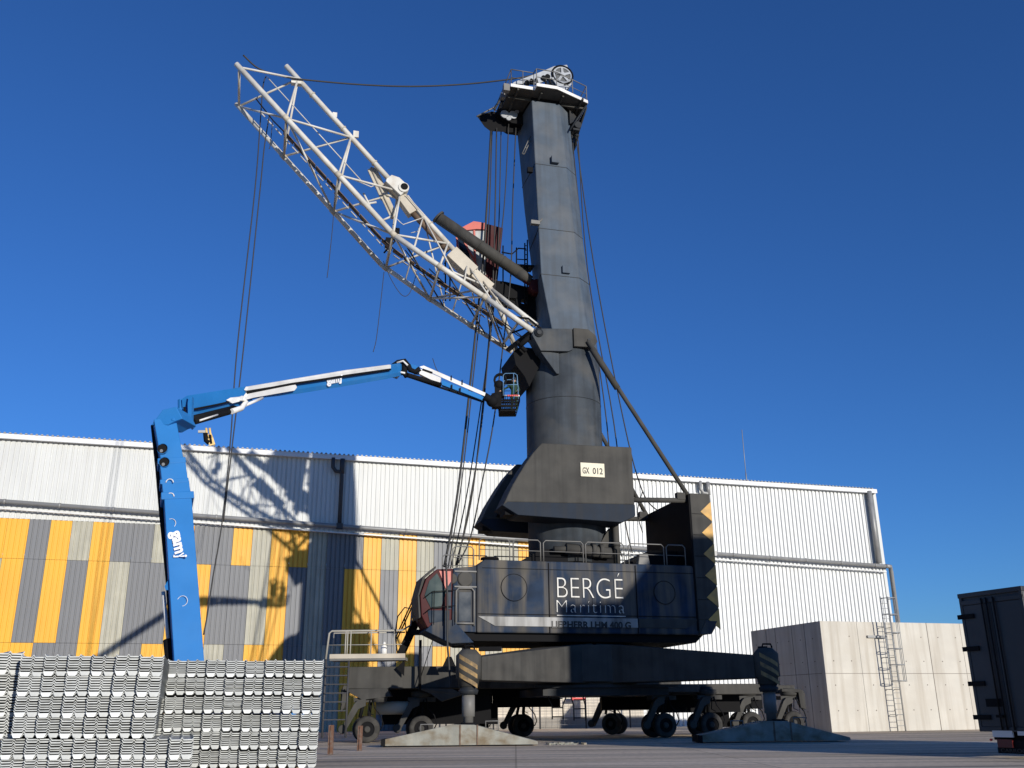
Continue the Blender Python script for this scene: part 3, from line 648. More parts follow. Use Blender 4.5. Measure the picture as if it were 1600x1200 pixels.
# walkway along the lower plane
f = MB(); s_ = -16.4
while s_ < -4.5:
    f.bar(mid(s_), mid(s_ + .56), .42, .04); s_ += .62
part(f, 'walkway', BRN, boom)
f = MB(); s_ = -17.8
while s_ < -4.3:
    f.tube([mid(s_, .2, .42), mid(s_ + .34, .2, .42)], .035, 6); s_ += .48
part(f, 'cable_tray', WHT, boom)
f = MB(); f.tube([mid(-18, .3, -.2)] + [mid(-17 + k, .12 + .1 * sin(k * 2.1), -.2) for k in range(13)], .035, 6); part(f, 'cable', BLK, boom)
f = MB(); f.tube([S.px(418, 121, -.3), S.px(566, 284, -.3)], .03, 6); f.tube([S.px(556, 282, -.3), S.px(580, 292, -.3), S.px(588, 288, -.3)], .03, 6); part(f, 'guide_rail', WHT, boom)
# luffing fittings
f = MB(); P = lambda x, y, o_=0: S.px(x, y, o_)
f.prism([P(604, 279, -.35), P(612, 273, -.35), P(624, 277, -.35), P(638, 290, -.35), P(632, 300, -.35), P(626, 305, -.35), P(603, 283, -.35)], S.e2 * .8)
f.lathe(P(631, 292, -.42), S.e2, [(0, .30), (.9, .30)], 20); part(f, 'cylinder_head', WHT, boom, .02)
f = MB(); f.lathe(P(632, 291, -.45), S.e2, [(0, .2), (.03, .2)], 20); part(f, 'head_bore', BLK, boom)
f = MB(); f.bar(P(604, 285, .1), P(632, 314, .1), .5, .45); f.bar(P(630, 312, .1), P(646, 334, .1), .55, .62); part(f, 'gusset_plate', BEI, boom, .02)
f = MB(); f.tube([P(645, 333, .1), P(700, 392, .1)], .17, 12); part(f, 'cylinder_rod', BRN, boom)
f = MB(); f.bar(P(704, 396, .15), P(738, 428, .15), .7, .78); f.bar(P(739, 429, .15), P(766, 452, .15), .6, .55); part(f, 'box_girder', BEI, boom, .02)
f = MB(); f.bar(P(581, 264, .5), P(602, 310, .4), .2, .5, mi=0); f.bar(P(602, 310, .4), P(616, 340, .3), .2, .4); f.tube([P(580, 262, .4), P(616, 340, .2)], .08, 8); part(f, 'broken_strut', BEI, boom)
f = MB()
for a, b_ in (((568, 302), (578, 322)), ((598, 302), (620, 310)), ((620, 310), (614, 360)), ((596, 345), (612, 338)), ((565, 320), (588, 316))): f.tube([P(*a, .2), P(*b_, .2)], .06, 8)
part(f, 'loose_bar', WHT, boom)
f = MB(); f.tube([P(634, 303, -.3), P(663, 337, -.3), P(661, 340, -.3), P(630, 351, -.3), P(625, 347, -.3), P(618, 340, -.3)], .025, 6); f.tube([P(654, 355, 0), P(654, 361, 0), P(642, 364, 0)], .025, 6); part(f, 'bent_pipe', WHT, boom)
f = MB(); f.box(P(618, 366, .4), .4, .4, .6, S); f.box(P(607, 380, .6), .35, .5, .45, S); f.tube([P(604, 372, .4), P(618, 376, .4), P(600, 395, .4)], .05, 6); part(f, 'rope_winch', BLK, boom)
f = MB(); 
f.tube([P(684, 338), P(686, 340)], .40, 20); f.tube([P(686, 341), P(812, 427)], .33, 20)
for t in (.5, .78): f.tube([P(686 + 126 * t, 341 + 86 * t), P(686 + 126 * t + 1.2, 341 + 86 * t + .8)], .365, 20)
f.tube([P(810, 426), P(829, 439)], .33, 20, r2=.28); part(f, 'luffing_cylinder', CRG)
f = MB(); f.tube([P(820, 436), P(845, 450)], .22, 12); f.lathe(P(840, 446, -.35), S.e2, [(0, .4), (.7, .4)], 20); part(f, 'cylinder_eye', DRED)

# ---- tower cab with its platform
T0, T1 = 1.0, 2.9
P = lambda x, y, o_=1.1: S.px(x, y, o_)
f = MB(); f.prism([P(723, 358, T0), P(737, 347, T0), P(763, 350, T0), P(786, 356, T0), P(777, 444, T0), P(757, 436, T0), P(728, 408, T0)], S.e2 * 1.9)
tcab = part(f, 'tower_cab', DRED, None, .03)
f = MB(); f.prism([P(719, 357, T0), P(740, 346, T0), P(760, 349, T0), P(760, 359, T0), P(745, 358, T0), P(719, 361, T0)], -S.e2 * .03); part(f, 'roof_edge', RED, tcab)
f = MB(); f.prism([P(716, 362, T0), P(757, 361, T0), P(759, 430, T0), P(735, 418, T0), P(719, 392, T0)], -S.e2 * .04); part(f, 'side_window', GLS2, tcab)
f = MB(); f.prism([P(714, 368, T0), P(726, 364, T0), P(737, 420, T0), P(719, 400, T0)], -S.e2 * .06); part(f, 'dark_window', GLS, tcab)
f = MB(); f.bar(P(725, 377, T0 - .08), P(745, 415, T0 - .08), .06, .1); f.bar(P(741, 360, T0 - .08), P(743, 430, T0 - .08), .06, .1); f.bar(P(712, 360, T0 - .08), P(716, 392, T0 - .08), .06, .1); part(f, 'window_bar', RED, tcab)
f = MB()
for (x0, y0), (x1, y1) in (((755, 438), (835, 478)), ):
    f.prism([P(755, 436, .8), P(790, 440, .8), P(838, 452, .8), P(838, 500, .8), P(826, 492, .8), P(822, 468, .8), P(790, 464, .8), P(770, 452, .8)], S.e2 * .5)
    f.prism([P(776, 462, .9), P(836, 480, .9), P(836, 492, .9), P(800, 480, .9), P(776, 474, .9)], S.e2 * .3)
for x in (782, 808, 829): f.bar(P(x, 450, .9), P(x + 3, 484, .9), .14, .3)
part(f, 'cab_bracket', BLK)
f = MB()
for x, y0, y1 in ((807, 387, 420), (824, 375, 480), (820, 380, 478), (786, 384, 440)): f.tube([P(x, y1, .6), P(x, y0, .6)], .045, 6)
f.tube([P(784, 394, .6), P(800, 397, .6), P(810, 388, .6), P(822, 389, .6)], .04, 6); f.tube([P(808, 405, .6), P(824, 406, .6)], .03, 6)
for k in range(14): f.tube([P(820, 384 + 7 * k, .6), P(824.5, 384 + 7 * k, .6)], .025, 5)
f.bar(P(804, 418, .8), P(832, 420, .8), .8, .08); part(f, 'cab_ladder', BLK)
f = MB()
for x in (696, 703): f.tube([P(x, 470, 1.5), P(x, 408, 1.5), ], .045, 6)
f.tube([P(694, 412, 1.5), P(699, 404, 1.5), P(705, 412, 1.5)], .03, 6); f.tube([P(693, 428, 1.5), P(706, 428, 1.5)], .03, 6); part(f, 'antenna_post', BLK)

# ---- tower head
DZ = 35.2
f = MB()
outl = [(-4.05, -2.0), (-2.6, -2.0), (-2.6, -2.4), (-1.4, -2.4), (.75, -1.55), (.8, 2.2), (-4.05, 2.2)]
f.prism([S(a, b_, DZ - .14) for a, b_ in outl], V((0, 0, .10))); head = part(f, 'head_platform', CRG)
f = MB()
for (a, b_), (c_, d_) in zip(outl[:5], outl[1:6]): f.bar(S(a, b_, DZ - .02), S(c_, d_, DZ - .02), .05, .2)
part(f, 'deck_edge', LWH, head)
f = MB()
for a in (-3.6, -2.2, -.9, .3): f.bar(S(a, -2.0, DZ - .2), S(a, 2.1, DZ - .2), .1, .14)
f.bar(S(-4, -1.2, DZ - .24), S(.7, -1.2, DZ - .24), .1, .16); f.bar(S(-4, 1.3, DZ - .24), S(.7, 1.3, DZ - .24), .1, .16)
part(f, 'deck_beam', CRG, head)
f = MB()
rails = [(-4.0, -1.95), (-2.65, -1.95), (-2.6, -2.35), (-1.4, -2.35), (.72, -1.5), (.75, 2.1), (-4.0, 2.1), (-4.0, -1.95)]
for (a, b_), (c_, d_) in zip(rails, rails[1:]):
    for z in (.55, 1.1): f.tube([S(a, b_, DZ + z), S(c_, d_, DZ + z)], .03 if z > 1 else .02, 6)
for a, b_ in rails + [(-.3, -1.95), (.74, .3), (-2, 2.1), (-3.3, -1.95)]: f.tube([S(a, b_, DZ), S(a, b_, DZ + 1.1)], .03, 6)
part(f, 'head_railing', RAIL, head)
# big sheave frame
hc = V(P(873, 121, -.6)); 
f = MB()
prof = [(778 + 22, 131), (803, 128), (850, 110), (866, 103), (886, 101), (893, 118), (893, 132), (884, 141), (872, 139), (868, 130), (862, 122), (840, 131)]
f.prism([P(x, y, -1.3) for x, y in prof], S.e2 * .12); f.prism([P(x, y, .6) for x, y in prof], S.e2 * .12); part(f, 'sheave_frame', SHV, head, .02)
f = MB(); c = P(876, 123, -1.0)
for o_ in (0, .35, .7, 1.05): f.lathe(c + S.e2 * o_, S.e2, [(0, .62), (.05, .72), (.1, .60), (.2, .60), (.25, .72), (.28, .62)], 32)
part(f, 'sheave_wheel', SHV, head)
c = c - S.e2 * .34; f = MB(); f.lathe(c - S.e2 * .012, S.e2, [(0, .50), (.02, .50)], 32)
part(f, 'sheave_recess', mat('recess_grey', (.08, .085, .09), .6), head)
f = MB()
for k in range(5):
    t = 2 * pi * k / 5 + .4; f.bar(c - S.e2 * .05, c - S.e2 * .05 + S.e1 * (.5 * cos(t)) + V((0, 0, .5 * sin(t))), .14, .06, up=S.e2)
f.lathe(c - S.e2 * .12, S.e2, [(0, .15), (.14, .2)], 16); f.lathe(c - S.e2 * .05, S.e2, [(0, .56), (.0, .48), (.05, .48), (.05, .56)], 32, caps=False); part(f, 'sheave_spokes', SHV, head)
f = MB()
pts = [c - S.e2 * .04 + S.e1 * (.64 * cos(t)) + V((0, 0, .64 * sin(t))) for t in [radians(200 - i * 20) for i in range(15)]]
f.tube(pts, .05, 6)
for x, y in ((824, 129), (832, 127), (850, 121), (856, 119)): f.lathe(P(x, y, -1.42), S.e2, [(0, .16), (.12, .16)], 12)
for x in (830, 838, 851, 858): f.bar(P(x, 123, -1.36), P(x + 2, 131, -1.36), .08, .1)
part(f, 'sheave_guard', BLK, head)
# dark carriage under the platform, left
f = MB()
f.prism([P(790, 145, .2), P(838, 146, .2), P(842, 172, .2), P(830, 196, .2), P(800, 192, .2), P(777, 178, .2), P(783, 156, .2)], S.e2 * 1.2); 
f.loft([[P(x, y, o_) for x, y in ((745, 181), (768, 174), (795, 178), (826, 180), (822, 200), (800, 207), (766, 205), (757, 198))] for o_ in (.6, 2.4)]); part(f, 'rope_carriage', BLK, head)
f = MB()
for x, y in ((789, 178), (802, 179)): f.lathe(P(x, y, .05), S.e2, [(0, .26), (.1, .26)], 16)
f.lathe(P(808, 174, .05), S.e2, [(0, .12), (.1, .12)], 12); f.lathe(P(795, 184, .05), S.e2, [(0, .16), (.1, .16)], 12); part(f, 'small_sheave', SHV, head)
f = MB(); f.tube([P(772, 172, .3), P(785, 150, 0), P(796, 134, -1)], .06, 6); f.tube([P(800, 136, -1.6), P(822, 160, -.6)], .05, 6); f.tube([P(836, 138, -2), P(826, 160, -.8)], .05, 6); f.tube([P(745, 182, .5), P(772, 168, .5), P(780, 158, .5)], .05, 6); f.box(P(791, 138, -1.8), .35, .3, .45, S); f.box(P(785, 151, -1.0), .25, .3, .3, S); part(f, 'carriage_strut', RAIL, head)
# braces under the right of the platform
f = MB(); B = lambda a, b_, z: S(a, b_, z)
for p0, p1 in ((B(.7, -1.4, 35), B(-.3, -1.2, 33.3)), (B(.75, 2.1, 35), B(.3, 1.6, 32.6)), (B(.72, -1.4, 34.9), B(.65, 1.9, 33.2)), (B(.7, 1.9, 34.9), B(.2, -1, 33.2)), (B(.3, -1, 33.2), B(.5, 1.7, 32.7)), (B(-.2, .5, 33.0), B(.7, .4, 34.9))): f.tube([p0, p1], .06, 6)
f.add([B(.75, -1.3, 35), B(.78, 2.1, 35), B(.62, 2.0, 33.1), B(.68, .6, 33.4), B(.7, -.3, 34.3)], [(0, 1, 2, 3, 4)]); f.prism([B(-.2, -1.0, 34.9), B(-.2, -1.0, 33.9), B(.5, -.6, 34.6)], S.e2 * .1)
f.lathe(B(.35, -.9, 34.0), S.e2, [(0, .22), (.2, .22)], 14); f.box(B(.25, -.6, 33.7), .4, .5, .12, S); part(f, 'platform_brace', CR, head)
f = MB(); f.loft([[S(a, b_, z) for a, b_ in pent(z)] for z in (34.85, 35.05)]); part(f, 'tower_cap', BLK, head)

# ---- ropes
def rope(pts, offs, r=.035, parent=None, m=None):
    n = len(pts); offs = offs if isinstance(offs, (list, tuple)) else [offs] * n
    W_ = [S.px(x, y, o_) for (x, y), o_ in zip(pts, offs)]
    f = MB()                                        # smooth
    out = []
    for i in range(len(W_) - 1):
        p0 = W_[max(i - 1, 0)]; p1 = W_[i]; p2 = W_[i + 1]; p3 = W_[min(i + 2, n - 1)]
        for k in range(6):
            t = k / 6; out.append(.5 * ((2 * p1) + (p2 - p0) * t + (2 * p0 - 5 * p1 + 4 * p2 - p3) * t * t + (3 * p1 - p0 - 3 * p2 + p3) * t ** 3))
    out.append(W_[-1]); f.tube(out, r, 6); part(f, 'rope', m or ROPE)
rope([(380, 86), (404, 107), (440, 119), (480, 125), (560, 132), (640, 135), (720, 132), (788, 125), (830, 118), (866, 106)], [-.8, -.5, -.3, -.2, 0, 0, 0, -.3, -.5, -.6], .045)
rope([(416, 119), (411, 135), (406, 200), (398, 300), (371, 540), (360, 690), (347, 816), (333, 900), (324, 960), (318, 992)], 0, .032)
rope([(421, 180), (413, 230), (406, 300), (381, 540), (363, 695), (349, 815)], .3, .032)
rope([(426, 190), (422, 228), (420, 232)], .3, .02)
rope([(524, 290), (520, 350), (514, 410), (511, 434)], .3, .02); rope([(600, 425), (594, 480), (588, 530), (583, 550)], .6, .02)
rope([(599, 408), (612, 438), (628, 461), (640, 458), (650, 430)], .5, .02)
rope([(767, 205), (757, 378), (743, 520), (717, 756), (694, 886)], .6, .065)
rope([(769, 205), (762, 378), (747, 520), (721, 756), (700, 888)], .9, .035)
rope([(776, 200), (772, 392), (765, 520), (740, 758), (712, 884)], .5, .045)
rope([(783, 200), (778, 392), (767, 520), (732, 758), (704, 888)], .9, .035)
rope([(795, 190), (788, 320), (776, 420), (765, 530), (748, 700), (714, 886)], .4, .035)
rope([(806, 200), (801, 320), (798, 430), (786, 540), (771, 660), (752, 760), (735, 840), (716, 880)], .2, .04)
rope([(697, 880), (699, 940), (699, 1000), (701, 1030), (704, 1075)], -3.2, .05)
for pts, r in (([(890, 185), (894, 215), (915, 420), (948, 660), (958, 812), (972, 870)], .035), ([(896, 180), (900, 215), (929, 420), (975, 660), (1004, 768), (1030, 800)], .035), ([(898, 185), (903, 215), (918, 420), (959, 660), (976, 808), (988, 864)], .035), ([(1004, 690 + 78), (996, 800), (1004, 832)], .03)): rope(pts, -.4, r)
rope([(676, 560), (684, 580), (700, 590)], .6, .02)
# stairs cable
# ================================================================== UNDERCARRIAGE
U = Frame(3.8, 50, radians(10))
def beam(p0, p1, w0, w1, zb0, zt0, zb1, zt1, f):
    d = (V(p1) - V(p0)); d.z = 0; d.normalize(); x = V((-d.y, d.x, 0))
    def ring(p, w_, zb, zt): p = V((p[0], p[1], 0)); return [p - x * w_ / 2 + V((0, 0, zb)), p + x * w_ / 2 + V((0, 0, zb)), p + x * w_ / 2 + V((0, 0, zt)), p - x * w_ / 2 + V((0, 0, zt))]
    f.loft([ring(p0, w0, zb0, zt0), ring(p1, w1, zb1, zt1)])
hub = V((3.6, 48.6, 0))
f = MB(); n = 8
f.loft([[hub + V((2.75 * cos(2 * pi * (i + .5) / n + .1), 2.75 * sin(2 * pi * (i + .5) / n + .1), z)) for i in range(n)] for z in (2.55, 4.2)])
f.loft([[hub + V((2.4 * cos(2 * pi * (i + .5) / n), 2.4 * sin(2 * pi * (i + .5) / n), z)) for i in range(n)] for z in (2.3, 2.56)])
chassis = part(f, 'undercarriage', CRG, None, .04)
J1 = at(732, 1060, 40.6); J2 = at(1199, 1055, 41.6)
for J, w_ in ((J1, 1.25), (J2, 1.25), (hub * 2 - J1, 1.25), (hub * 2 - J2, 1.25)):
    d = (J - hub); d.z = 0; d.normalize(); f = MB()
    beam(hub + d * 1.5, J - d * .3, 2.3, .95, 2.5, 4.3, 2.5, 3.42, f)
    part(f, 'outrigger_arm', CRG, chassis, .03)
J1.z = J2.z = 0
for J in (J1, J2):
    f = MB(); f.lathe(V((J.x, J.y, 2.25)), V((0, 0, 1)), [(0, .40), (.28, .44), (.3, .52), (1.22, .52), (1.26, .48), (1.45, .3), (1.48, .02)], 28)
    jk = part(f, 'jack_housing', CRG, chassis)
    f = MB(); f.lathe(V((J.x, J.y, 1.95)), V((0, 0, 1)), [(0, .36), (.12, .40), (.18, .40), (.2, .34), (.3, .36)], 28); part(f, 'collar', CR, jk)
    f = MB(); f.lathe(V((J.x, J.y, .75)), V((0, 0, 1)), [(0, .2), (.35, .2), (.36, .26), (1.25, .26)], 24); part(f, 'jack_cylinder', RAIL, jk)
    f = MB()                                        # slanted yellow bands wrapped round the housing
    for k in range(3):
        z0 = 2.62 + k * .36
        for i in range(8):
            a0, a1 = radians(228 + i * 11), radians(228 + (i + 1) * 11); zz = z0 - i * .055; R = .526
            f.add([V((J.x + R * cos(a), J.y + R * sin(a), z)) for a, z in ((a0, zz), (a1, zz - .055), (a1, zz + .12), (a0, zz + .175))], [(0, 1, 2, 3)])
    part(f, 'hazard_band', YEL2, jk)
    f = MB(); f.tube([V((J.x + .25, J.y - .2, 3.7)), V((J.x + .2, J.y - .2, 3.85)), V((J.x - .1, J.y - .1, 3.86)), V((J.x - .15, J.y - .1, 3.68))], .04, 6); f.box((J.x - .1, J.y, 3.72), .35, .2, .1); part(f, 'lifting_eye', BLK, jk)
# plates / lugs on the arms and hub
f = MB(); q = at(702, 1020, 45); q.z = 3.25; f.prism([q + V((-.3, 0, 0)), q + V((.3, 0, 0)), q + V((.1, 0, .42)), q + V((-.1, 0, .42))], V((0, .06, 0))); part(f, 'arm_lug', BLK, chassis); f = MB(); f.box(at(766, 1014, 43.5), 1.0, .6, .16); part(f, 'arm_cover', BLK, chassis)
f = MB(); f.fbox(U, -3.6, 3.2, -3.8, -3.4, 2.3, 2.42); f.fbox(U, -3.2, 2.8, -3.6, 2.4, 1.95, 2.3); part(f, 'belly_plate', CR, chassis)
# longitudinal wheel beams
f = MB(); A = V((-7.7, 46.1, 0)); f.prism([A + V((0, 0, 2.35)), V((-2.95, 46.4, 2.35)), V((-1.2, 48.3, 2.35)), V((2.5, 48.3, 2.35)), V((2.5, 50.2, 2.35)), V((-7.7, 48.0, 2.35))], V((0, 0, .97)))
part(f, 'wheel_beam', CRG, chassis, .03)
f = MB(); f.prism([V((5, 49.4, 2.0)), V((12.6, 50.6, 2.0)), V((12.5, 51.8, 2.0)), V((5, 51, 2.0))], V((0, 0, .5))); f.prism([V((5, 55.4, 2.1)), V((15.8, 56.6, 2.1)), V((15.8, 57.6, 2.1)), V((5, 56.8, 2.1))], V((0, 0, .45))); f.prism([V((-6, 53.4, 2.1)), V((6, 55.0, 2.1)), V((6, 56.2, 2.1)), V((-6, 54.8, 2.1))], V((0, 0, .6)))
f.prism([V((4, 48, 2.1)), V((9, 49.5, 2.1)), V((12, 56, 2.1)), V((4, 56, 2.1))], V((0, 0, .35)))
part(f, 'wheel_beam', CRG, chassis, .03)
f = MB(); q = at(627, 1044, 46.05); f.prism([q + V((-.22, -.06, 0)), q + V((.14, -.06, -.35)), q + V((.16, -.06, .45)), q + V((.08, -.06, .3))], V((0, .05, 0))); part(f, 'beam_slot', BLK, chassis)
# wheel sets: built once, copied
def wheelset(loc, yaw, first=None, dark=False):
    if first is None:
        L0 = V((0, 0, 0)); root = MB()
        root.lathe(V((0, 0, 1.95)), V((0, 0, 1)), [(0, .42), (.1, .5), (.28, .5), (.3, .34), (.42, .3)], 20)
        root.box((0, 0, 1.86), 1.3, .7, .2)
        o = bpy.data.objects.new('wheel_set', None)
        def local(mb, name, m, par):
            me_o = mb.build(name, m, None); me_o.parent = par; return me_o
        base = local(root, 'wheel_set', CRG, None)
        f = MB(); arm = [(-.1, 1.9), (-.45, 1.86), (-.62, 1.68), (-1.12, .72), (-1.22, .52), (-1.02, .44), (-.92, .6), (-.42, 1.46), (-.1, 1.6)]
        f.prism([V((a, -.62, z)) for a, z in arm], V((0, .34, 0))); f.lathe(V((-1.1, -.72, .6)), V((0, 1, 0)), [(0, .17), (.04, .2), (.16, .2)], 16)
        local(f, 'swing_arm', CRG, base)
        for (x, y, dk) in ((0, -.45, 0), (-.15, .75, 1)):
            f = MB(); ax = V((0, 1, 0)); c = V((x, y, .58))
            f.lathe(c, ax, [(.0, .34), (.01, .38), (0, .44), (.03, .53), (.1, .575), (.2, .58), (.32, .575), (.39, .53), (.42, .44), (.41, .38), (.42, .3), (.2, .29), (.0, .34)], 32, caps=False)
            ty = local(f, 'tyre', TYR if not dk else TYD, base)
            f = MB(); f.lathe(c, ax, [(.06, .345), (.16, .33), (.19, .2), (.17, .17)], 24)
            for k in range(8): a = 2 * pi * k / 8; f.lathe(c + V((.25 * cos(a), .1, .25 * sin(a))), ax, [(0, .03), (.06, .03)], 6)
            local(f, 'rim', BLK, base)
            f = MB(); f.lathe(c, ax, [(-.02, .09), (.0, .13), (.06, .15), (.18, .17)], 16); local(f, 'hub', CRG, base)
        f = MB(); f.tube([V((.1, .1, 1.8)), V((.05, .1, 1.2)), V((.3, .2, .6))], .09, 8); f.tube([V((-.2, -.3, 1.75)), V((-.35, -.25, 1.1))], .08, 8); local(f, 'damper', BLK, base)
        f = MB(); f.tube([V((.2, -.4, 1.9)), V((.3, -.42, 1.5)), V((.6, -.4, 1.15)), V((.72, -.35, .8)), V((.6, -.3, .55))], .03, 6); f.tube([V((.1, -.4, 1.85)), V((.0, -.45, 1.3)), V((.25, -.4, 1.2))], .025, 6); local(f, 'brake_hose', BLK, base)
        out = base
    else:
        out = first.copy(); COL.objects.link(out)
        for ch in first.children: c2 = ch.copy(); COL.objects.link(c2); c2.parent = out
    out.parent = crane; out.location = V(loc) - root_loc(crane); out.rotation_euler = (0, 0, yaw)
    return out
ws = None
for px_, yb, Y, yw in ((574, 1160.6, 46.5, .12), (658, 1159, 47.4, .10), (817, 1151, 54.6, .1), (746, 1152, 53.6, .1), (959, 1147, 57.5, -.5), (1036, 1153, 49.8, .25), (1108, 1152.6, 50.2, .22), (1172, 1149, 54.5, .2), (1238, 1146, 56, .15)):
    q = at(px_, 1138, Y); q.z = 0; w1 = wheelset(q, yw, ws)
    if ws is None: ws = w1
# fenders and end pieces
f = MB(); q = at(533, 1080, 46.2)
f.prism([q + V((0, 0, .05)), q + V((.12, 0, .25)), q + V((1.5, 0, .2)), q + V((1.5, 0, .08)), q + V((.35, 0, .05)), q + V((.16, 0, -.75)), q + V((0, 0, -.9))], V((0, .5, 0))); part(f, 'fender', CRG, chassis)
f = MB(); q = at(1222, 1079, 55.5)
f.prism([q + V((0, 0, .1)), q + V((1.05, 0, .06)), q + V((1.22, 0, -.1)), q + V((1.22, 0, -1.0)), q + V((.95, 0, -.9)), q + V((.9, 0, -.1)), q + V((0, 0, -.05))], V((0, .4, 0))); part(f, 'fender', CRG, chassis)
f = MB(); f.prism([V((-6.4, 48.4, .75)), V((-1.2, 48.9, .75)), V((-1.2, 52.8, .75)), V((-6.4, 52.2, .75))], V((0, 0, 1.6))); f.box((-1.6, 51, 1.2), 1.4, 2.0, 1.0); part(f, 'underbody_box', BLK, chassis)
f = MB(); f.prism([V((4.6, 53.6, 1.3)), V((13.4, 54.6, 1.3)), V((13.4, 55.4, 1.3)), V((4.6, 54.6, 1.3))], V((0, 0, 1.0))); f.box((10.6, 54.5, 1.0), 1.6, 1.2, 1.2); part(f, 'cross_axle', BLK, chassis)
f = MB(); f.prism([V((-1.2, 53.0, 1.5)), V((2.4, 53.6, 1.5)), V((2.4, 54.4, 1.5)), V((-1.2, 54.0, 1.5))], V((0, 0, .9))); part(f, 'cross_axle', BLK, chassis)
f = MB(); f.prism([V((7.2, 51.2, 1.15)), V((11.6, 52.0, 1.15)), V((11.6, 53.6, 1.15)), V((7.2, 53.2, 1.15))], V((0, 0, .95))); part(f, 'axle_box', BLK, chassis)
f = MB(); f.tube([V((-5.0, 47.2, 1.5)), V((-6.5, 47.2, 1.5))], .3, 14); part(f, 'air_tank', BEI, chassis); f = MB(); f.lathe(V((-6.25, 46.3, 1.75)), V((0, 0, 1)), [(0, .33), (.25, .36), (.45, .3), (.5, .1)], 16); part(f, 'spring_dome', CRG, chassis)
f = MB(); f.prism([V((-4.6, 45.9, 2.36)), V((-2.9, 46.2, 2.3)), V((-2.4, 46.3, 2.05)), V((-3.4, 46.2, 1.75)), V((-3.9, 46.1, 2.1))], V((0, .7, 0))); f.prism([V((-7.9, 45.95, 2.33)), V((-5.9, 45.95, 2.36)), V((-5.7, 45.95, 2.0)), V((-7.0, 45.95, 1.85))], V((0, .8, 0))); part(f, 'mounting_plate', CRG, chassis, .02)
# hanging ladders between the wheels
for x0, x1, yb in ((863, 880, 1124), (897, 915, 1126)):
    Y = 49.0; f = MB(); a = at(x0, yb, Y); b_ = at(x1, yb, Y)
    for p, dx in ((a, .25 if x0 < 880 else .15), (b_, -.22 if x0 < 880 else .12)): f.tube([p, V((p.x, Y, 1.55)), V((p.x - dx * 1.3, Y, 2.2))], .035, 6)
    for k in range(4): z = a.z + .12 + k * .42; f.tube([V((a.x, Y, z)), V((b_.x, Y, z))], .03, 6)
    part(f, 'hanging_ladder', LADD, chassis)
f = MB()
for x, w_ in ((850, .3), (874, .25), (896, .35), (930, .4)): q = at(x, 1082, 49.2); f.box(q, w_, .2, .35)
part(f, 'hanging_bracket', BLK, chassis)
# access platform and stair on the left
PF = lambda x, y, Y=45.6: at(x, y, Y)
f = MB(); a = PF(515, 1030); b_ = PF(633, 1030); f.box(((a.x + b_.x) / 2, 46.2, a.z), b_.x - a.x, 1.2, .14); plat = part(f, 'access_platform', RAIL)
f = MB(); zt = PF(515, 986).z; zb = a.z; zm = PF(515, 1008).z
x0, x1 = PF(514, 1000).x, PF(628, 1000).x
f.tube([V((x0 - .1, 45.6, zb)), V((x0, 45.6, zt - .1)), V((x0 + .12, 45.6, zt)), V((x1, 45.6, zt)), V((x1 + .35, 45.9, zt + .25)), V((x1 + .4, 46, zt + .95))], .045, 8)
f.tube([V((x0, 45.6, zm)), V((x1, 45.6, zm))], .022, 6)
for x in (540, 543, 548, 580, 616): q = PF(x, 1000); f.tube([V((q.x, 45.6, zb)), V((q.x, 45.6, zt))], .032, 6)
f.tube([V((x0, 46.8, zb)), V((x0, 46.8, zt)), V((x1, 46.8, zt))], .035, 6)
part(f, 'platform_railing', RAILB, plat)
f = MB(); f.box(((a.x + b_.x) / 2, 45.58, zb + .12), b_.x - a.x, .03, .2); part(f, 'toe_board', BEI, plat)
f = MB(); q = PF(600, 1020, 46.2); f.lathe(V((q.x, 46.2, zb + .07)), V((0, 0, 1)), [(0, .15), (.5, .15), (.58, .06), (.66, .08), (.72, .04)], 14); part(f, 'gas_bottle', LWH, plat)
f = MB()
for dx in (0, 1.05):
    q0 = V((x0 - .1 + dx, 45.7, zb)); f.tube([q0, V((q0.x + .05, 45.4, .25))], .05, 6)
for k in range(7): z = zb - .35 - k * .38; f.box((x0 + .45, 45.55, z), 1.0, .32, .05)
part(f, 'access_stair', LADD, plat)
# steep stair from platform up to the cab
f = MB(); s0 = PF(622, 1028, 45.8); s1 = PF(650, 968, 46.3)
for dy in (0, .7): f.bar(s0 + V((0, dy, 0)), s1 + V((0, dy, 0)), .06, .3)
for k in range(8): f.box(lerp(s0, s1, k / 7) + V((0, .35, 0)), .3, .7, .04)
for k in range(2): f.tube([s0 + V((-.15, k * .7, .9)), s1 + V((-.15, k * .7, .95)), s1 + V((.3, k * .7, .95))], .035, 6)
for t in (0, .5, 1): p = lerp(s0, s1, t); f.tube([p, p + V((-.15, 0, .93))], .03, 6)
f.box(PF(668, 988, 46.3), 1.5, .8, .2); part(f, 'cab_stair', BLK)
f = MB(); f.tube([PF(676, 995, 46), PF(676, 1000, 46), PF(652, 1075, 46)], .02, 6); f.tube([PF(657, 1000, 45.7), PF(656, 1080, 45.7)], .07, 6); part(f, 'hanging_cable', BLK)
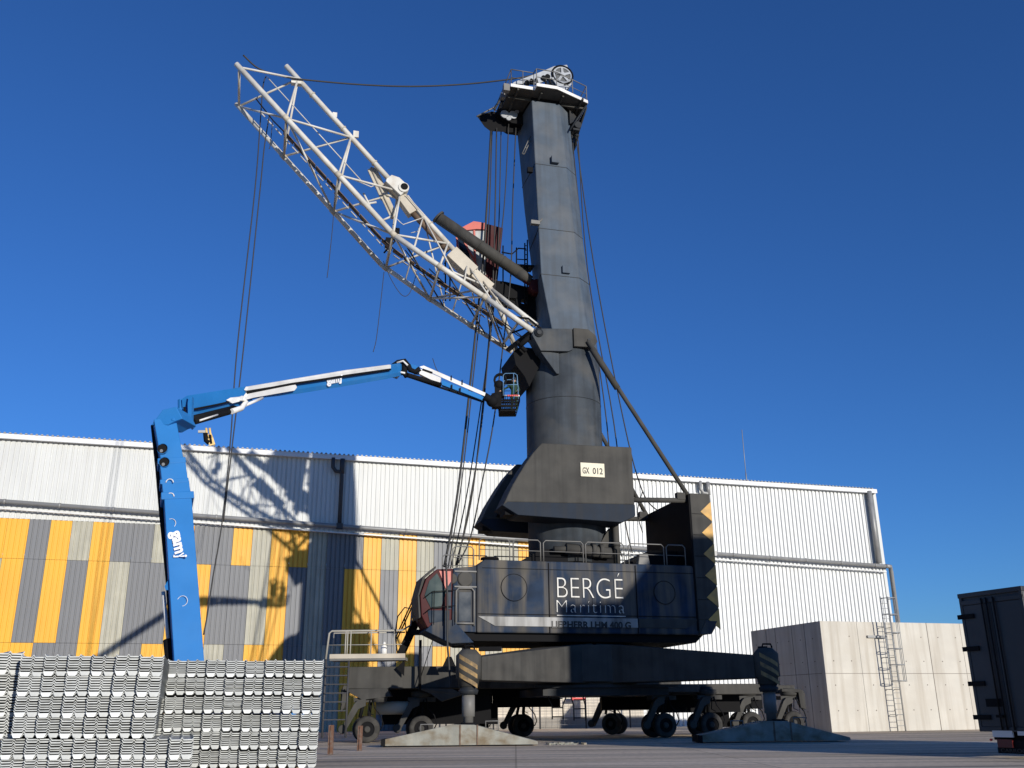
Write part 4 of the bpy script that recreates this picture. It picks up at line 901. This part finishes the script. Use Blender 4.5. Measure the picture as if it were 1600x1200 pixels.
# support pads
def pad(loc, yaw, label, halfL=3.05):
    L = V(loc); t = Frame(L.x, L.y, yaw)
    r = thing('support_pad', L, label, 'support pad', 'crane support pads under the jacks')
    def MBb(m): return m
    f = MB(); P0 = [(-halfL, .05), (halfL, .05), (halfL, .16), (.55, .80), (-.3, .82), (-halfL, .28)]
    f.fprism(t, P0, -.65, .65); f.build('pad_body', PADC, r, .015)
    f = MB(); f.fbox(t, -halfL - .05, -halfL + .12, -.68, .68, .03, .3); f.build('end_shoe', BLK, r)
    f = MB()
    for a in (.0, .68): f.fbox(t, a - .03, a + .03, -.675, -.645, .05, .80)
    f.build('side_rib', BRN, r)
    f = MB()
    for a, b_ in ((-1.6, .55), (1.0, .55)):
        zz = .82 - abs(a) * .17; f.tube([t(a, b_ - .6, zz - .1), t(a, b_ - .6, zz + .28), t(a + .5, b_ - .6, zz + .28), t(a + .5, b_ - .6, zz - .1)], .03, 6)
    f.build('lifting_handle', RAIL, r)
    f = MB(); f.lathe(t(.3, 0, .78), V((0, 0, 1)), [(0, .45), (.05, .45), (.06, .3), (.1, .3)], 20); f.build('socket', BLK, r)
pad((J1.x - .3, J1.y, 0), radians(1), 'sunlit grey-green crane support pad under the yellow-banded left jack')
pad((J2.x - .1, J2.y, 0), radians(1), 'shaded dark crane support pad under the right jack near the concrete building')
# ================================================================== BOOM LIFT
BK = 25.0
lift = thing('boom_lift', (-8.2, 24.6, 0), 'blue and white articulated boom lift rising from behind the steel stacks to the crane', 'boom lift')
def lp(f, n, m, par=None, bev=0): return f.build(n, m, par or lift, bev)
xdirU = V((1, 0, 0))
K = at(256, 655, 26.2)
def colp(x, y):                     # point in the leaning plane of the column
    t = (y - 655) / (1130 - 655); Y = 26.2 - 1.6 * t; return at(x, y, Y)
def colf(x, y, d=.44):
    t = (y - 655) / (1130 - 655); return at(x, y, 26.2 - 1.6 * t - d)
def seg(x0, y0, x1, y1, wpx, name, m, dep=.75, grow=0):
    a = colp(x0, y0); b_ = colp(x1, y1); w_ = (colp(x1 + wpx / 2, y1) - colp(x1 - wpx / 2, y1)).length
    f = MB(); d = (b_ - a).normalized(); ax = V((1, .37, 0)).normalized(); ax = (ax - d * ax.dot(d)).normalized(); nn = d.cross(ax)
    rings = []
    for p in (a, b_): rings.append([p + ax * (i * w_ / 2) + nn * (j * dep / 2) for i, j in ((-1, -1), (1, -1), (1, 1), (-1, 1))])
    f.loft(rings); return lp(f, name, m, None, .02)
seg(276, 779, 300, 1131, 45, 'column', BLU, .85)
seg(276, 779, 276.4, 790, 48, 'column_collar', BLU, .9)
seg(273, 762, 275, 780, 40, 'column_stage', BLU, .78); seg(268, 726, 272.5, 763, 38, 'column_stage', BLU, .76)
seg(267, 725, 267.6, 734, 41, 'column_collar', BLU, .8); seg(271, 758, 271.6, 765, 42, 'column_collar', BLU, .82)
top = seg(256.5, 663, 268, 727, 33, 'column_stage', BLU, .7)
def disc(x, y, r, name, m, par, dy=-.42, lip=True):
    c = colf(x, y, .50); f = MB(); f.lathe(c, V((-.33, 1, 0)), [(0, r), (.06, r)], 20); return lp(f, name, m, par)
disc(254, 701, .14, 'round_opening', BLK, top); disc(257, 722, .135, 'round_opening', BLK, top)
f = MB()
for x, y in ((254, 701), (257, 722)):
    c = colf(x, y, .52); f.tube([c + V((.145 * cos(t), 0, .145 * sin(t))) for t in [2 * pi * i / 20 for i in range(21)]], .009, 6, caps=False)
lp(f, 'opening_rim', BLU, top)
f = MB()
for x, y in ((254, 701), (257, 722)): c = colf(x, y, .52); f.lathe(c + V((-.03, 0, -.06)), V((0, 1, 0)), [(0, .045), (.02, .045)], 12)
lp(f, 'pin_end', GUT, top)
# hose carrier down the left of the column
f = MB(); f.tube([colp(239, 665), colp(246, 730), colp(252, 800), colp(262, 900), colp(266, 960), colp(276, 1060)], .065, 8); lp(f, 'hose_carrier', BLK)
f = MB(); f.tube([colp(255, 925), colp(264, 1010)], .05, 8); lp(f, 'lift_cylinder_rod', LWH); f = MB(); f.tube([colp(263, 1000), colp(272, 1080)], .13, 10); lp(f, 'lift_cylinder', BLK)
f = MB(); c = [colp(273, 888), colp(257, 916), colp(259, 922), colp(287, 921)]; c = [colf(273, 888), colf(257, 916), colf(259, 922), colf(287, 921)]; f.prism(c, V((-.01, .03, 0))); lp(f, 'side_plate', BLU)
# knuckle
f = MB(); pts = [(236, 664), (254, 640), (275, 635), (285, 654), (271, 659), (262, 664)]
f.prism([at(x, y, 25.8) for x, y in pts], V((.15, .8, 0))); f.lathe(at(270, 655, 25.78), V((0, 1, 0)), [(0, .05), (.05, .05)], 10); lp(f, 'knuckle', BLU, None, .02)
KY = 26.2; JY = 42.4; BY = 46.4
def ab(x, y, dy=0):               # point on the upper arm plane: distance grows from knuckle to elbow
    t = (x - 275) / (630 - 275); inv = (1 - t) / KY + t / JY; return at(x, y, 1 / inv + dy)
def armpoly(pts, name, m, th=.42, dy=0, bev=.01):
    f = MB(); f.prism([ab(x, y, dy) for x, y in pts], V((.08, th, 0))); return lp(f, name, m, None, bev)
armpoly([(284, 623), (292, 618), (382, 604), (386, 623), (300, 638), (298, 652), (286, 655)], 'arm_root', BLU, .5)
armpoly([(376, 605), (470, 589), (600, 571), (625, 567), (626, 581), (600, 587), (520, 600), (460, 609), (376, 618)], 'upper_arm', BLU, .45, .05)
armpoly([(381, 609), (384, 604), (540, 578), (608, 569.5), (608, 575), (540, 584.5), (456, 598), (384, 612)], 'upper_arm_sleeve', LWH, .05, -.02)
armpoly([(386, 611), (458, 600), (460, 604), (456, 609), (392, 620), (358, 629), (353, 625), (360, 621), (380, 619)], 'white_slide', LWH, .10, -.10)
armpoly([(421, 604.5), (386, 610.2), (386, 611.6), (421, 606)], 'slide_slot', BLK, .04, -.13, 0)
f = MB(); f.tube([ab(386, 613.5, -.16), ab(456, 599.8, -.16), ab(610, 577.5, -.16)], .045, 6); f.tube([ab(300, 640, -.1), ab(340, 632, -.1), ab(384, 622, -.1)], .03, 6); lp(f, 'arm_hose', BLK)
f = MB(); f.tube([ab(377, 622, -.3), ab(384, 628, -.3), ab(377, 638, -.3), ab(362, 643, -.3)], .09, 8); f.tube([ab(384, 633, -.3), ab(410, 622, -.3)], .05, 8); lp(f, 'white_link', LWH)
f = MB(); f.tube([ab(302, 659, -.1), ab(366, 641, -.1)], .10, 12); f.tube([ab(298, 655), ab(366, 638, .1)], .1, 8); lp(f, 'arm_cylinder', BLK)
f = MB(); f.tube([ab(312, 657, -.28), ab(340, 648, -.28)], .03, 6); lp(f, 'cylinder_pipe', LWH)
f = MB(); f.prism([ab(x, y, -.3) for x, y in ((295, 617), (300, 619), (299, 655), (302, 665), (297, 669), (294, 664), (293, 630))], V((0, .2, 0))); f.tube([ab(283, 659), ab(297, 664)], .09, 8); f.tube([ab(276, 655, .2), ab(284, 640, .2), ab(284, 625, .2)], .12, 8); lp(f, 'link_arm', BLU, None, .01)
f = MB(); f.tube([ab(270, 660), ab(277, 667), ab(286, 664)], .035, 6); f.tube([ab(288, 636, -.2), ab(290, 652, -.2), ab(283, 660, -.2)], .035, 6); lp(f, 'arm_hose', BLK)
a_, b_ = ab(511, 600, -.06), ab(535, 596, -.06)
tx = (b_ - a_).normalized(); tz = V((0, 0, 1)); tz = (tz - tx * tz.dot(tx)).normalized()
def logo(origin, xd, zd, wd, parent, up=.62):
    t = text('gam', 'lettering', origin, xd, zd, wd * up, mat('logo_white', (.85, .86, .88), .5), parent, width=wd * .80, offset=.04, depth=.01)
    f = MB(); o = V(origin) + xd * wd * .84
    h = wd * up
    f.tube([o + zd * h * .5, o + xd * wd * .06 + zd * h * .15, o + xd * wd * .12 + zd * h * .55], wd * .028, 6)
    f.tube([o + xd * wd * .06 + zd * h * .15, o + xd * wd * .03 - zd * h * .15, o - xd * wd * .03 - zd * h * .1], wd * .028, 6)
    f.sphere(o + xd * wd * .12 + zd * h * .58, wd * .045); f.build('logo_mark', mat('logo_white', ()), parent)
logo(a_, tx, tz, (b_ - a_).length, lift, .28)
a_, b_ = colf(268, 831, .56), colf(276, 875, .56)
ty_ = (b_ - a_).normalized(); tx2 = V((1, 0, 0)); tx2 = (tx2 - ty_ * tx2.dot(ty_)).normalized()
logo(a_ , ty_, tx2, (b_ - a_).length, lift, .50)
f = MB()
for x, y in ((267, 818), (285, 939)):
    c = colf(x, y, .5); f.tube([c + V((.13 * cos(t), 0, .13 * sin(t))) for t in [2 * pi * i / 16 for i in range(17)]], .008, 5, caps=False)
for x, y in ((265, 754), (266, 776)):
    c = colf(x, y, .5); f.tube([c + V((.10 * cos(t), 0, .10 * sin(t))) for t in [pi * i / 10 for i in range(11)]], .015, 5)
lp(f, 'access_ring', LWH)
# elbow
def eb(x, y, dy=0): return at(x, y, JY + dy)
f = MB(); f.prism([eb(*p) for p in ((611, 572), (622, 566), (624, 579), (618, 586), (606, 582))], V((0, .6, 0))); f.prism([eb(*p) for p in ((641, 568), (656, 573), (653, 580), (645, 579))], V((0, .55, 0))); lp(f, 'elbow', BLU, None, .01)
f = MB(); f.tube([eb(614, 572), eb(622, 566), eb(632, 564), (eb(638, 572)), eb(641, 578), eb(649, 581), eb(656, 576)], .13, 8); f.tube([eb(632, 564), eb(632, 583), eb(636, 588)], .14, 8); f.tube([eb(617, 580, -.1), eb(634, 582, -.1)], .1, 8); lp(f, 'elbow_hoses', BLK)
f = MB(); f.tube([eb(620, 567, -.2), eb(630, 564, -.2), eb(637, 571, -.2)], .05, 8); f.tube([eb(622, 581, -.2), eb(633, 583, -.2)], .05, 8); lp(f, 'elbow_trim', LWH)
# jib
def jb(x, y, dy=0): t = (x - 645) / (790 - 645); return at(x, y, JY + (BY - JY) * t + dy)
def jpoly(pts, name, m, th=.4, dy=0): f = MB(); f.prism([jb(x, y, dy) for x, y in pts], V((0, th, 0))); return lp(f, name, m, None, .01)
jpoly([(655, 573), (662, 571), (706, 590), (764, 616), (762, 621), (704, 596), (660, 576)], 'jib', LWH, .06, -.02)
jpoly([(657, 576), (689, 590), (687, 600), (655, 584)], 'jib_sleeve', LWH, .3, -.02)
jpoly([(691, 594), (727, 608), (756, 620), (753, 625), (725, 614), (690, 601)], 'jib_inner', BLU, .34, .05)
jpoly([(661, 575.5), (676, 581), (675, 583), (660, 577.5)], 'jib_slot', BLK, .1, -.12)
f = MB(); f.tube([jb(636, 586, .1), jb(688, 601, .1)], .12, 8); f.tube([jb(636, 588, .4), jb(755, 628, .3)], .05, 6); lp(f, 'jib_cylinder', BLK)
f = MB()
for x, y in ((705, 590), (722, 597), (706, 604), (719, 609)): f.bar(jb(x, y - 3, -.06), jb(x, y + 4, -.06), .06, .06)
lp(f, 'jib_clamp', BLK)
f = MB(); f.tube([jb(757, 619), jb(768, 626)], .2, 8); f.sphere(jb(769, 627), .3); f.sphere(jb(774, 622), .28); f.box(jb(776, 627), .5, .5, .7); lp(f, 'basket_rotator', BLK)
# basket
bk0 = at(794, 640, BY + .3)
f = MB()
z0 = at(794, 641, BY).z; z1 = at(794, 619, BY).z; z2 = at(794, 584, BY).z
X0, X1 = at(779, 640, BY).x, at(806, 640, BY).x; Y0, Y1 = BY, BY + 1.0; XT = at(812, 619, BY).x
f.box(((X0 + X1) / 2, (Y0 + Y1) / 2, z0), X1 - X0, Y1 - Y0, .08)
for k in range(4):
    z = z0 + (z1 - z0) * (k + 1) / 4; xr = X1 + (XT - X1) * (k + 1) / 4
    for y in (Y0, Y1): f.tube([V((X0, y, z)), V((xr, y, z))], .03, 6)
    f.tube([V((X0, Y0, z)), V((X0, Y1, z))], .025, 6); f.tube([V((xr, Y0, z)), V((xr, Y1, z))], .025, 6)
for k in range(10):
    t = k / 9; 
    for y in (Y0, Y1): f.tube([V((X0 + (X1 - X0) * t, y, z0)), V((X0 + (XT - X0) * t, y, z1))], .018, 5)
f.box(((X0 + X1) / 2 , Y0 - .01, z0 + .25), X1 - X0, .03, .1); f.box(((X0 + X1) / 2 + .03, Y0 - .01, z0 + .5), X1 - X0, .02, .06)
basket = lp(f, 'basket', BLK)
f = MB(); zz = z2 + .02
for y in (Y0, Y1):
    f.tube([V((X0 + .25, y, z1)), V((X0 + .25, y, zz - .1)), V((X0 + .35, y, zz)), V((XT - .25, y, zz)), V((XT - .12, y, zz - .1)), V((XT - .05, y, z1))], .022, 6)
    f.tube([V((X0 + .25, y, (z1 + zz) / 2)), V((XT - .1, y, (z1 + zz) / 2))], .018, 6)
f.tube([V((XT - .3, Y0, z1)), V((XT - .3, Y0, zz))], .02, 6)
lp(f, 'upper_rail', mat('rail_blue', (.12, .25, .42), .5), basket)
f = MB(); f.tube([V((X0 + .3, Y0 - .04, z1 + .02)), V((XT, Y0 - .04, z1))], .045, 8); lp(f, 'hazard_rail', LWH, basket)
f = MB(); n = 6
for k in range(n): xa = X0 + .45 + k * (XT - X0 - .5) / n; f.tube([V((xa, Y0 - .045, z1 + .015)), V((xa + .09, Y0 - .045, z1 + .012))], .048, 8)
lp(f, 'hazard_mark', mat('signal_red', ()), basket)
f = MB(); c = at(781, 598, BY + .2); f.tube([c + V((.02 + .30 * cos(t), .04 * k, .32 * sin(t) + .16)) for k in range(4) for t in [2 * pi * i / 14 for i in range(14)]], .06, 6)
f.box(c + V((-.02, .1, -.45)), .5, .3, .7); f.sphere(c + V((-.05, .1, -.1)), .26); hoses = lp(f, 'hose_coil', BLK)
# lift undercarriage (behind the stacks)
f = MB(); f.box((-8.0, 24.6, .95), 4.6, 2.4, .7); f.box((-6.2, 24.4, 1.5), 2.2, 2.2, .6); lp(f, 'turntable', BLU, None, .08)
f = MB()
for x in (-9.6, -6.4):
    for y in (23.4, 25.8): f.lathe((x, y - .2, .58), (0, 1, 0), [(0, .3), (.02, .5), (.08, .58), (.32, .58), (.38, .5), (.4, .3)], 24)
lp(f, 'wheel', TYR)

# ================================================================== PERSON in the basket
def skinned(name, nodes, edges, radii, m, parent=None, sub=2):
    me = bpy.data.meshes.new(name); me.from_pydata([tuple(p) for p in nodes], edges, [])
    o = bpy.data.objects.new(name, me); COL.objects.link(o); me.materials.append(m)
    sk = o.modifiers.new('skin', 'SKIN'); sk.use_smooth_shade = True
    for i, r in enumerate(radii): d = me.skin_vertices[0].data[i]; d.radius = (r, r) if not isinstance(r, tuple) else r; d.use_root = (i == 0)
    s2 = o.modifiers.new('sub', 'SUBSURF'); s2.levels = s2.render_levels = sub
    if parent: o.parent = parent
    return o
GRN = mat('work_green', (.015, .045, .022), .8); SKIN = mat('skin', (.45, .28, .2), .6); HLM = mat('helmet_dark', (.05, .055, .06), .4)
fx = at(803, 600, BY + .35).x; fy = BY + .4; fz = z0 + .05
person = thing('person', (fx, fy, fz), 'worker in dark green clothes and dark helmet reaching out one arm in the lift basket', 'person')
H = 1.78
nodes = [(0, 0, .95), (0, 0, 1.15), (0, 0, 1.38), (0, -.01, 1.5), (0, -.02, 1.60), (0, -.03, 1.69),
         (-.19, 0, 1.42), (-.38, -.12, 1.25), (-.60, -.22, 1.10), (-.67, -.25, 1.05),
         (.19, 0, 1.42), (.27, -.02, 1.14), (.22, -.22, 1.02), (.20, -.30, 1.0),
         (-.1, 0, .9), (-.11, -.02, .5), (-.12, .02, .1), (-.12, -.12, .04), (.1, 0, .9), (.12, -.02, .5), (.13, .02, .1), (.13, -.12, .04)]
edges = [(0, 1), (1, 2), (2, 3), (3, 4), (4, 5), (2, 6), (6, 7), (7, 8), (8, 9), (2, 10), (10, 11), (11, 12), (12, 13), (0, 14), (14, 15), (15, 16), (16, 17), (0, 18), (18, 19), (19, 20), (20, 21)]
rad = [(.16, .12), (.15, .11), (.17, .12), .06, .09, .09, .07, .055, .045, .035, .07, .055, .045, .035, .1, .075, .055, .045, .1, .075, .055, .045]
skinned('body', nodes, edges, rad, GRN, person)
f = MB(); f.sphere(V((0, -.03, 1.66)) + V(person.location), .105, sc_=(.85, 1, 1.12), n=14); f.sphere(V((0, -.14, 1.65)) + V(person.location), .02); f.build('head', SKIN, person)
f = MB(); rings = [[V(person.location) + V((r * .95 * cos(a), -.03 + r * sin(a) * 1.1, z)) for a in [2 * pi * i / 16 for i in range(16)]] for r, z in ((.15, 1.70), (.135, 1.715), (.13, 1.76), (.10, 1.82), (.04, 1.85))]; f.loft(rings, 0, True, True); f.build('helmet', HLM, person)
def hand(base, d, parent):
    d = V(d).normalized(); x, y = perp(d); f = MB(); b0 = V(parent.location) + V(base)
    f.sphere(b0 + d * .04, .04, sc_=(1, 1, 1), n=8)
    for i, l in enumerate((.065, .08, .075, .06)): o_ = x * (.03 - .02 * i); f.tube([b0 + d * .06 + o_, b0 + d * (.06 + l * .6) + o_, b0 + d * (.06 + l * .9) + o_ + y * .02], .009, 6)
    f.tube([b0 + d * .03 + x * .035, b0 + d * .06 + x * .06, b0 + d * .09 + x * .06], .011, 6); f.build('hand', SKIN, parent)
hand((-.67, -.25, 1.05), (-.7, -.2, -.3), person); hand((.20, -.30, 1.0), (-.1, -.8, -.1), person)

# ================================================================== STEEL STACKS
ORD = ['first', 'second', 'third', 'fourth', 'fifth', 'sixth', 'seventh', 'eighth', 'ninth', 'tenth']
def bundle_proto(seed, w_=.37, h=.325, L=4.2, nsheet=8):
    rnd = random.Random(seed); f = MB(); th = .0225; pitch = (h - .052) / (nsheet - 1)
    base = MB()
    def prof(z, j=0):      # W section, closed outline
        a = w_ / 2; top = [(-a, .030), (-a + .006, .031), (-a + .026, 0), (-.024, 0), (-.006, .030), (.006, .030), (.024, 0), (a - .026, 0), (a - .006, .031), (a, .030)]
        return [(x, zz + z + j) for x, zz in top]
    for i in range(nsheet):
        z = i * pitch; o_ = prof(z, rnd.uniform(-.0025, .0025)); sh = rnd.uniform(-.018, .018); dx = rnd.uniform(-.004, .004)
        tt = th * rnd.uniform(.75, .98)
        ring = [(x + dx, zz) for x, zz in o_] + [(x + dx, zz + tt) for x, zz in reversed(o_)]
        pts = [V((x, sh, zz)) for x, zz in ring]
        n = len(o_); k = len(f.v); L2 = V((0, L, 0))
        # split cap into quads so the concave outline stays clean
        f.v += pts + [p + L2 for p in pts]; N2 = 2 * n; mi = 1 if rnd.random() < .3 else 0
        for q in range(n - 1):
            a0, a1, b1, b0 = q, q + 1, N2 - 2 - q, N2 - 1 - q
            f.f += [[k + a0, k + a1, k + b1, k + b0], [k + N2 + b0, k + N2 + b1, k + N2 + a1, k + N2 + a0], [k + a0, k + N2 + a0, k + N2 + a1, k + a1], [k + b0, k + b1, k + N2 + b1, k + N2 + b0]]
            f.m += [mi] * 4; f.sm += [False] * 4
    # foot plates imitate lit sheet faces: sunlight put into their colour
    for cx, mi in ((-w_ / 4, 2), (w_ / 4, 3)):
        f.prism([V((cx - .082, -.03, .054)), V((cx - .05, -.03, -.012)), V((cx + .05, -.03, -.012)), V((cx + .082, -.03, .054))], V((0, .25, 0)), mi)
    me_o = f.build('guardrail_bundle', [GAL, GAL3, GAL2, GAL])
    COL.objects.unlink(me_o); return me_o
protos = [bundle_proto(k) for k in range(6)]
# place by the photo's rows: stack A nearer, stack B farther
def yaw0(Y): return radians(18 if Y < 16 else 12.5)
def put(x, yb, Y, wpx, yaw, label, group, lean=0, px_w=None):
    FR = Frame(at(250, 1100, Y).x if Y < 16 else at(500, 1100, Y).x, Y, yaw0(Y)); p = at(x, yb, Y); o = random.choice(protos).copy(); COL.objects.link(o); p.z += .012
    o.location = p; o.rotation_euler = (0, lean, yaw); k = (at(x + wpx / 2, yb, Y).x - at(x - wpx / 2, yb, Y).x) / .382
    o.scale = (k, 1, k * random.uniform(.985, 1.01)); tag(o, label, 'steel bundle', group); return o
rowsA = [1056.5, 1088.5, 1121, 1153, 1186.5]
HROW = at(200, rowsA[0], 14.9).z - at(200, rowsA[1], 14.9).z
for r, yb in enumerate(rowsA + [1219]):
    ncol = 6 if r < 4 else 8
    x_right = 253 - r * 4.0 if r < 4 else (300, 297)[r - 4]
    pitch = 37.3
    for c_ in range(ncol):
        x = x_right - pitch * (c_ + .5)
        if r >= 4: x = x_right - 37.6 * (c_ + .5)
        rn = ['top', 'second', 'third', 'fourth', 'fifth', 'lowest'][r]
        put(x, yb + (random.uniform(-.8, .8)), 14.9, 37.2, yaw0(14.9) + random.uniform(-.01, .01), f'galvanised guardrail bundle in the nearer left stack, {rn} row, {ORD[c_]} from its right end', 'guardrail bundles in the left stack', random.uniform(-.012, .012))
rowsB = [1058, 1086.5, 1115, 1143, 1171, 1199.5]
for r, yb in enumerate(rowsB):
    ncol = 10 if r < 4 else 9
    for c_ in range(ncol):
        x = 505 - r * 2.2 - 30.6 * (c_ + .5)
        rn = ['top', 'second', 'third', 'fourth', 'fifth', 'lowest'][r]
        put(x, yb + random.uniform(-.7, .7), 17.9, 30.5, yaw0(17.9) + random.uniform(-.01, .01), f'galvanised guardrail bundle in the right-hand stack, {rn} row, {ORD[c_]} from its right end', 'guardrail bundles in the right stack', random.uniform(-.012, .012))
# turned bundles at the far left edge
for r, yb in enumerate([1053, 1086, 1120, 1153, 1187]):
    p = at(11 - r * 1.5, yb, 15.2); o = protos[r % 6].copy(); COL.objects.link(o); o.location = p; o.rotation_euler = (0, 0, radians(38)); o.scale = (1.1, .35, 1.05)
    rn = ['top', 'second', 'third', 'fourth', 'lowest'][r]
    tag(o, f'turned galvanised guardrail bundle at the far left edge of the stacks, {rn} of its pile', 'steel bundle', 'turned guardrail bundles')
for p in protos: bpy.data.objects.remove(p)
# timber bearers that carry the stacks
TIM = mat('bearer_timber', (.28, .2, .13), .85, dirt=(.15, .11, .08), dirt_amt=.7, dscale=4)
za = at(200, 1219, 14.9).z; zb_ = at(400, 1199.5, 17.9).z
for nm, Y, x0, x1, z in (('near', 15.1, -7.0, -4.6, za), ('near', 18.6, -7.6, -4.6, za), ('far', 18.4, -6.5, -4.3, zb_), ('far', 21.5, -6.5, -4.5, zb_)):
    f = MB(); f.box(((x0 + x1) / 2, Y, z / 2 - .004), x1 - x0, .3, z - .01)
    single(f, 'timber_bearer', TIM, ((x0 + x1) / 2, Y, 0), f'thick timber bearer lying under the {"left" if nm == "near" else "right"} steel stack, {"front" if Y in (15.1, 18.4) else "rear"} one', 'timber bearer')

# ================================================================== rusty posts
for x, yt, yb, Y, lab in ((516, 1133, 1179, 33.5, 'grey-brown rusty post on the yard, nearer the steel stack'), (561.5, 1134, 1173, 36.6, 'orange-brown rusty post in front of the lit crane wheel')):
    t_ = at(x + 1.5, yt, Y); b_ = at(x, yb, Y); b_.z = 0; f = MB(); f.bar(b_, V((t_.x, t_.y + .05, t_.z)), .17, .12, up=V((0, 1, 0))); f.bar(b_ + V((.0, -.08, 0)), V((t_.x, t_.y - .03, t_.z - .02)), .03, .05, up=V((0, 1, 0)))
    single(f, 'steel_post', RST, b_, lab, 'post', 'rusty steel posts', .008)
# rubble behind the lit pad
f = MB()
for k in range(70):
    x = random.uniform(856, 915); q = at(x, 1150, 40.5 + random.uniform(0, 1.5)); r = random.uniform(.015, .06); f.box((q.x, q.y, r * .6), r * 2.4, r * 2, r * 1.3, rot=Matrix.Rotation(random.uniform(0, 3), 3, 'Z'))
o = single(f, 'rubble', PADC, (2.5, 41, 0), None, None); tag(o, 'scattered small stone rubble at the end of the sunlit support pad', 'rubble', kind='stuff')

# ================================================================== TRUCK TRAILER (right)
tr = thing('truck_trailer', (at(1532, 1145, 27).x + 3, 16, 0), 'dark closed truck trailer with hinged rear doors standing in shade at the right edge', 'truck trailer')
Y = 27.0
tl = at(1499, 932, Y); bl = at(1531, 1143, Y); ex = V((.425, -.905, 0)).normalized(); W3 = 1.98
TF = Frame(tl.x, tl.y, atan2(ex.y, ex.x))
zt, zb = tl.z, bl.z
f = MB(); f.fbox(TF, 0, W3, 0, 11, zb, zt); body = f.build('trailer_body', TRK, tr, .03)
f = MB(); f.fbox(TF, -.02, W3 + .02, -.06, .1, zt - .06, zt + .06); f.fbox(TF, 0, .09, -.05, 0, zb, zt); f.fbox(TF, W3 - .09, W3, -.05, 0, zb, zt); f.fbox(TF, 0, W3, -.05, 0, zb, zb + .12); f.fbox(TF, 0, W3, -.05, 0, zt - .26, zt - .14); f.build('door_frame', TRK, body, .01)
f = MB(); f.fbox(TF, .1, W3 / 2 - .01, -.035, 0, zb + .13, zt - .28); f.build('rear_door', TRK, body); f = MB(); f.fbox(TF, W3 / 2 + .01, W3 - .1, -.035, 0, zb + .13, zt - .28); f.build('rear_door', TRK, body)
f = MB()
for z in (zb + .3, zb + 1.15, zb + 2.05, zb + 2.9): f.fbox(TF, -.1, .42, -.09, -.03, z, z + .12)
f.build('hinge', BLK, body)
f = MB()
for a in (W3 / 2 - .25, W3 / 2 - .1, W3 / 2 + .12): f.tube([TF(a, -.08, zb + .05), TF(a, -.08, zt - .12)], .022, 8)
for a in (.5,): f.fbox(TF, a - .15, a + .35, -.06, -.03, zb + .62, zb + .82)
f.fbox(TF, W3 / 2 - .35, W3 / 2 - .15, -.12, -.05, zb + .35, zb + .42); f.build('lock_bar', BLK, body)
f = MB(); f.fbox(TF, .3, W3 - .3, .1, 10.5, zb - .2, zb); f.fbox(TF, .45, 1.3, .0, .15, .12, zb - .2); f.fbox(TF, .45, W3 + .1, -.02, .1, .12, .26); f.build('bumper', BLK, tr)
f = MB(); f.fbox(TF, .4, 1.0, -.06, -.01, zb - .13, zb + .03); f.fbox(TF, 1.15, 1.9, -.06, -.01, zb - .08, zb + .02); f.build('reflector_strip', TRAYM, tr)
f = MB(); f.fbox(TF, .5, .95, -.06, -.01, zb - .38, zb - .18); f.build('tail_lamp', mat('tail_red', (.10, .012, .012), .3), tr)
f = MB(); f.lathe(TF(.30, -.05, zb - .2), TF.e2, [(0, .03), (.05, .03)], 10); f.build('side_marker', mat('marker_red', (.6, .05, .04), .3), tr)
text('CARROC', 'lettering', TF(.55, -.03, .15), TF.e1, V((0, 0, 1)), .13, CRG, tr, width=.75)
f = MB()
for y in (2.0, 3.3, 4.6):
    for a in (.2, W3 - .5): f.lathe(TF(a, y, .5), TF.e1, [(0, .3), (.02, .45), (.3, .5), (.34, .3)], 24)
f.build('trailer_wheel', TYR, tr)
# ================================================================== unseen blocker added out of frame to throw shade on the crane
hp = thing('shade_blocker', (29, 10, 0), 'added unseen grey shade blocker on legs standing beyond the right edge of the view', 'shade blocker')
HF = Frame(29.2, 10, radians(33))
f = MB()
f.loft([[HF(a * k, b_ * k, z) for a, b_ in ((-3.4, -2.5), (5.4, -2.5), (5.4, 2.5), (-3.4, 2.5))] for k, z in ((.9, 7.4), (1, 9.0), (1, 14.6))])
f.build('blocker_body', CRG, hp)
f = MB()
f.fprism(HF, [(-.6, 14.6), (5.4, 14.6), (5.4, 17.6), (2.2, 17.6)], -2.5, 2.5); f.build('blocker_hood', CRG, hp)
for a in (-3.4, 3.4):
    for b_ in (-2.3, 2.3): f = MB(); f.bar(HF(a, b_, 0), HF(a, b_, 11), .35, .35, up=HF.e1); f.build('leg', CRG, hp)
f = MB(); f.bar(HF(-3.4, -2.3, 4), HF(3.4, -2.3, 7.6), .16, .16); f.bar(HF(-3.4, 2.3, 7.6), HF(3.4, 2.3, 4), .16, .16); f.build('cross_brace', CRG, hp)
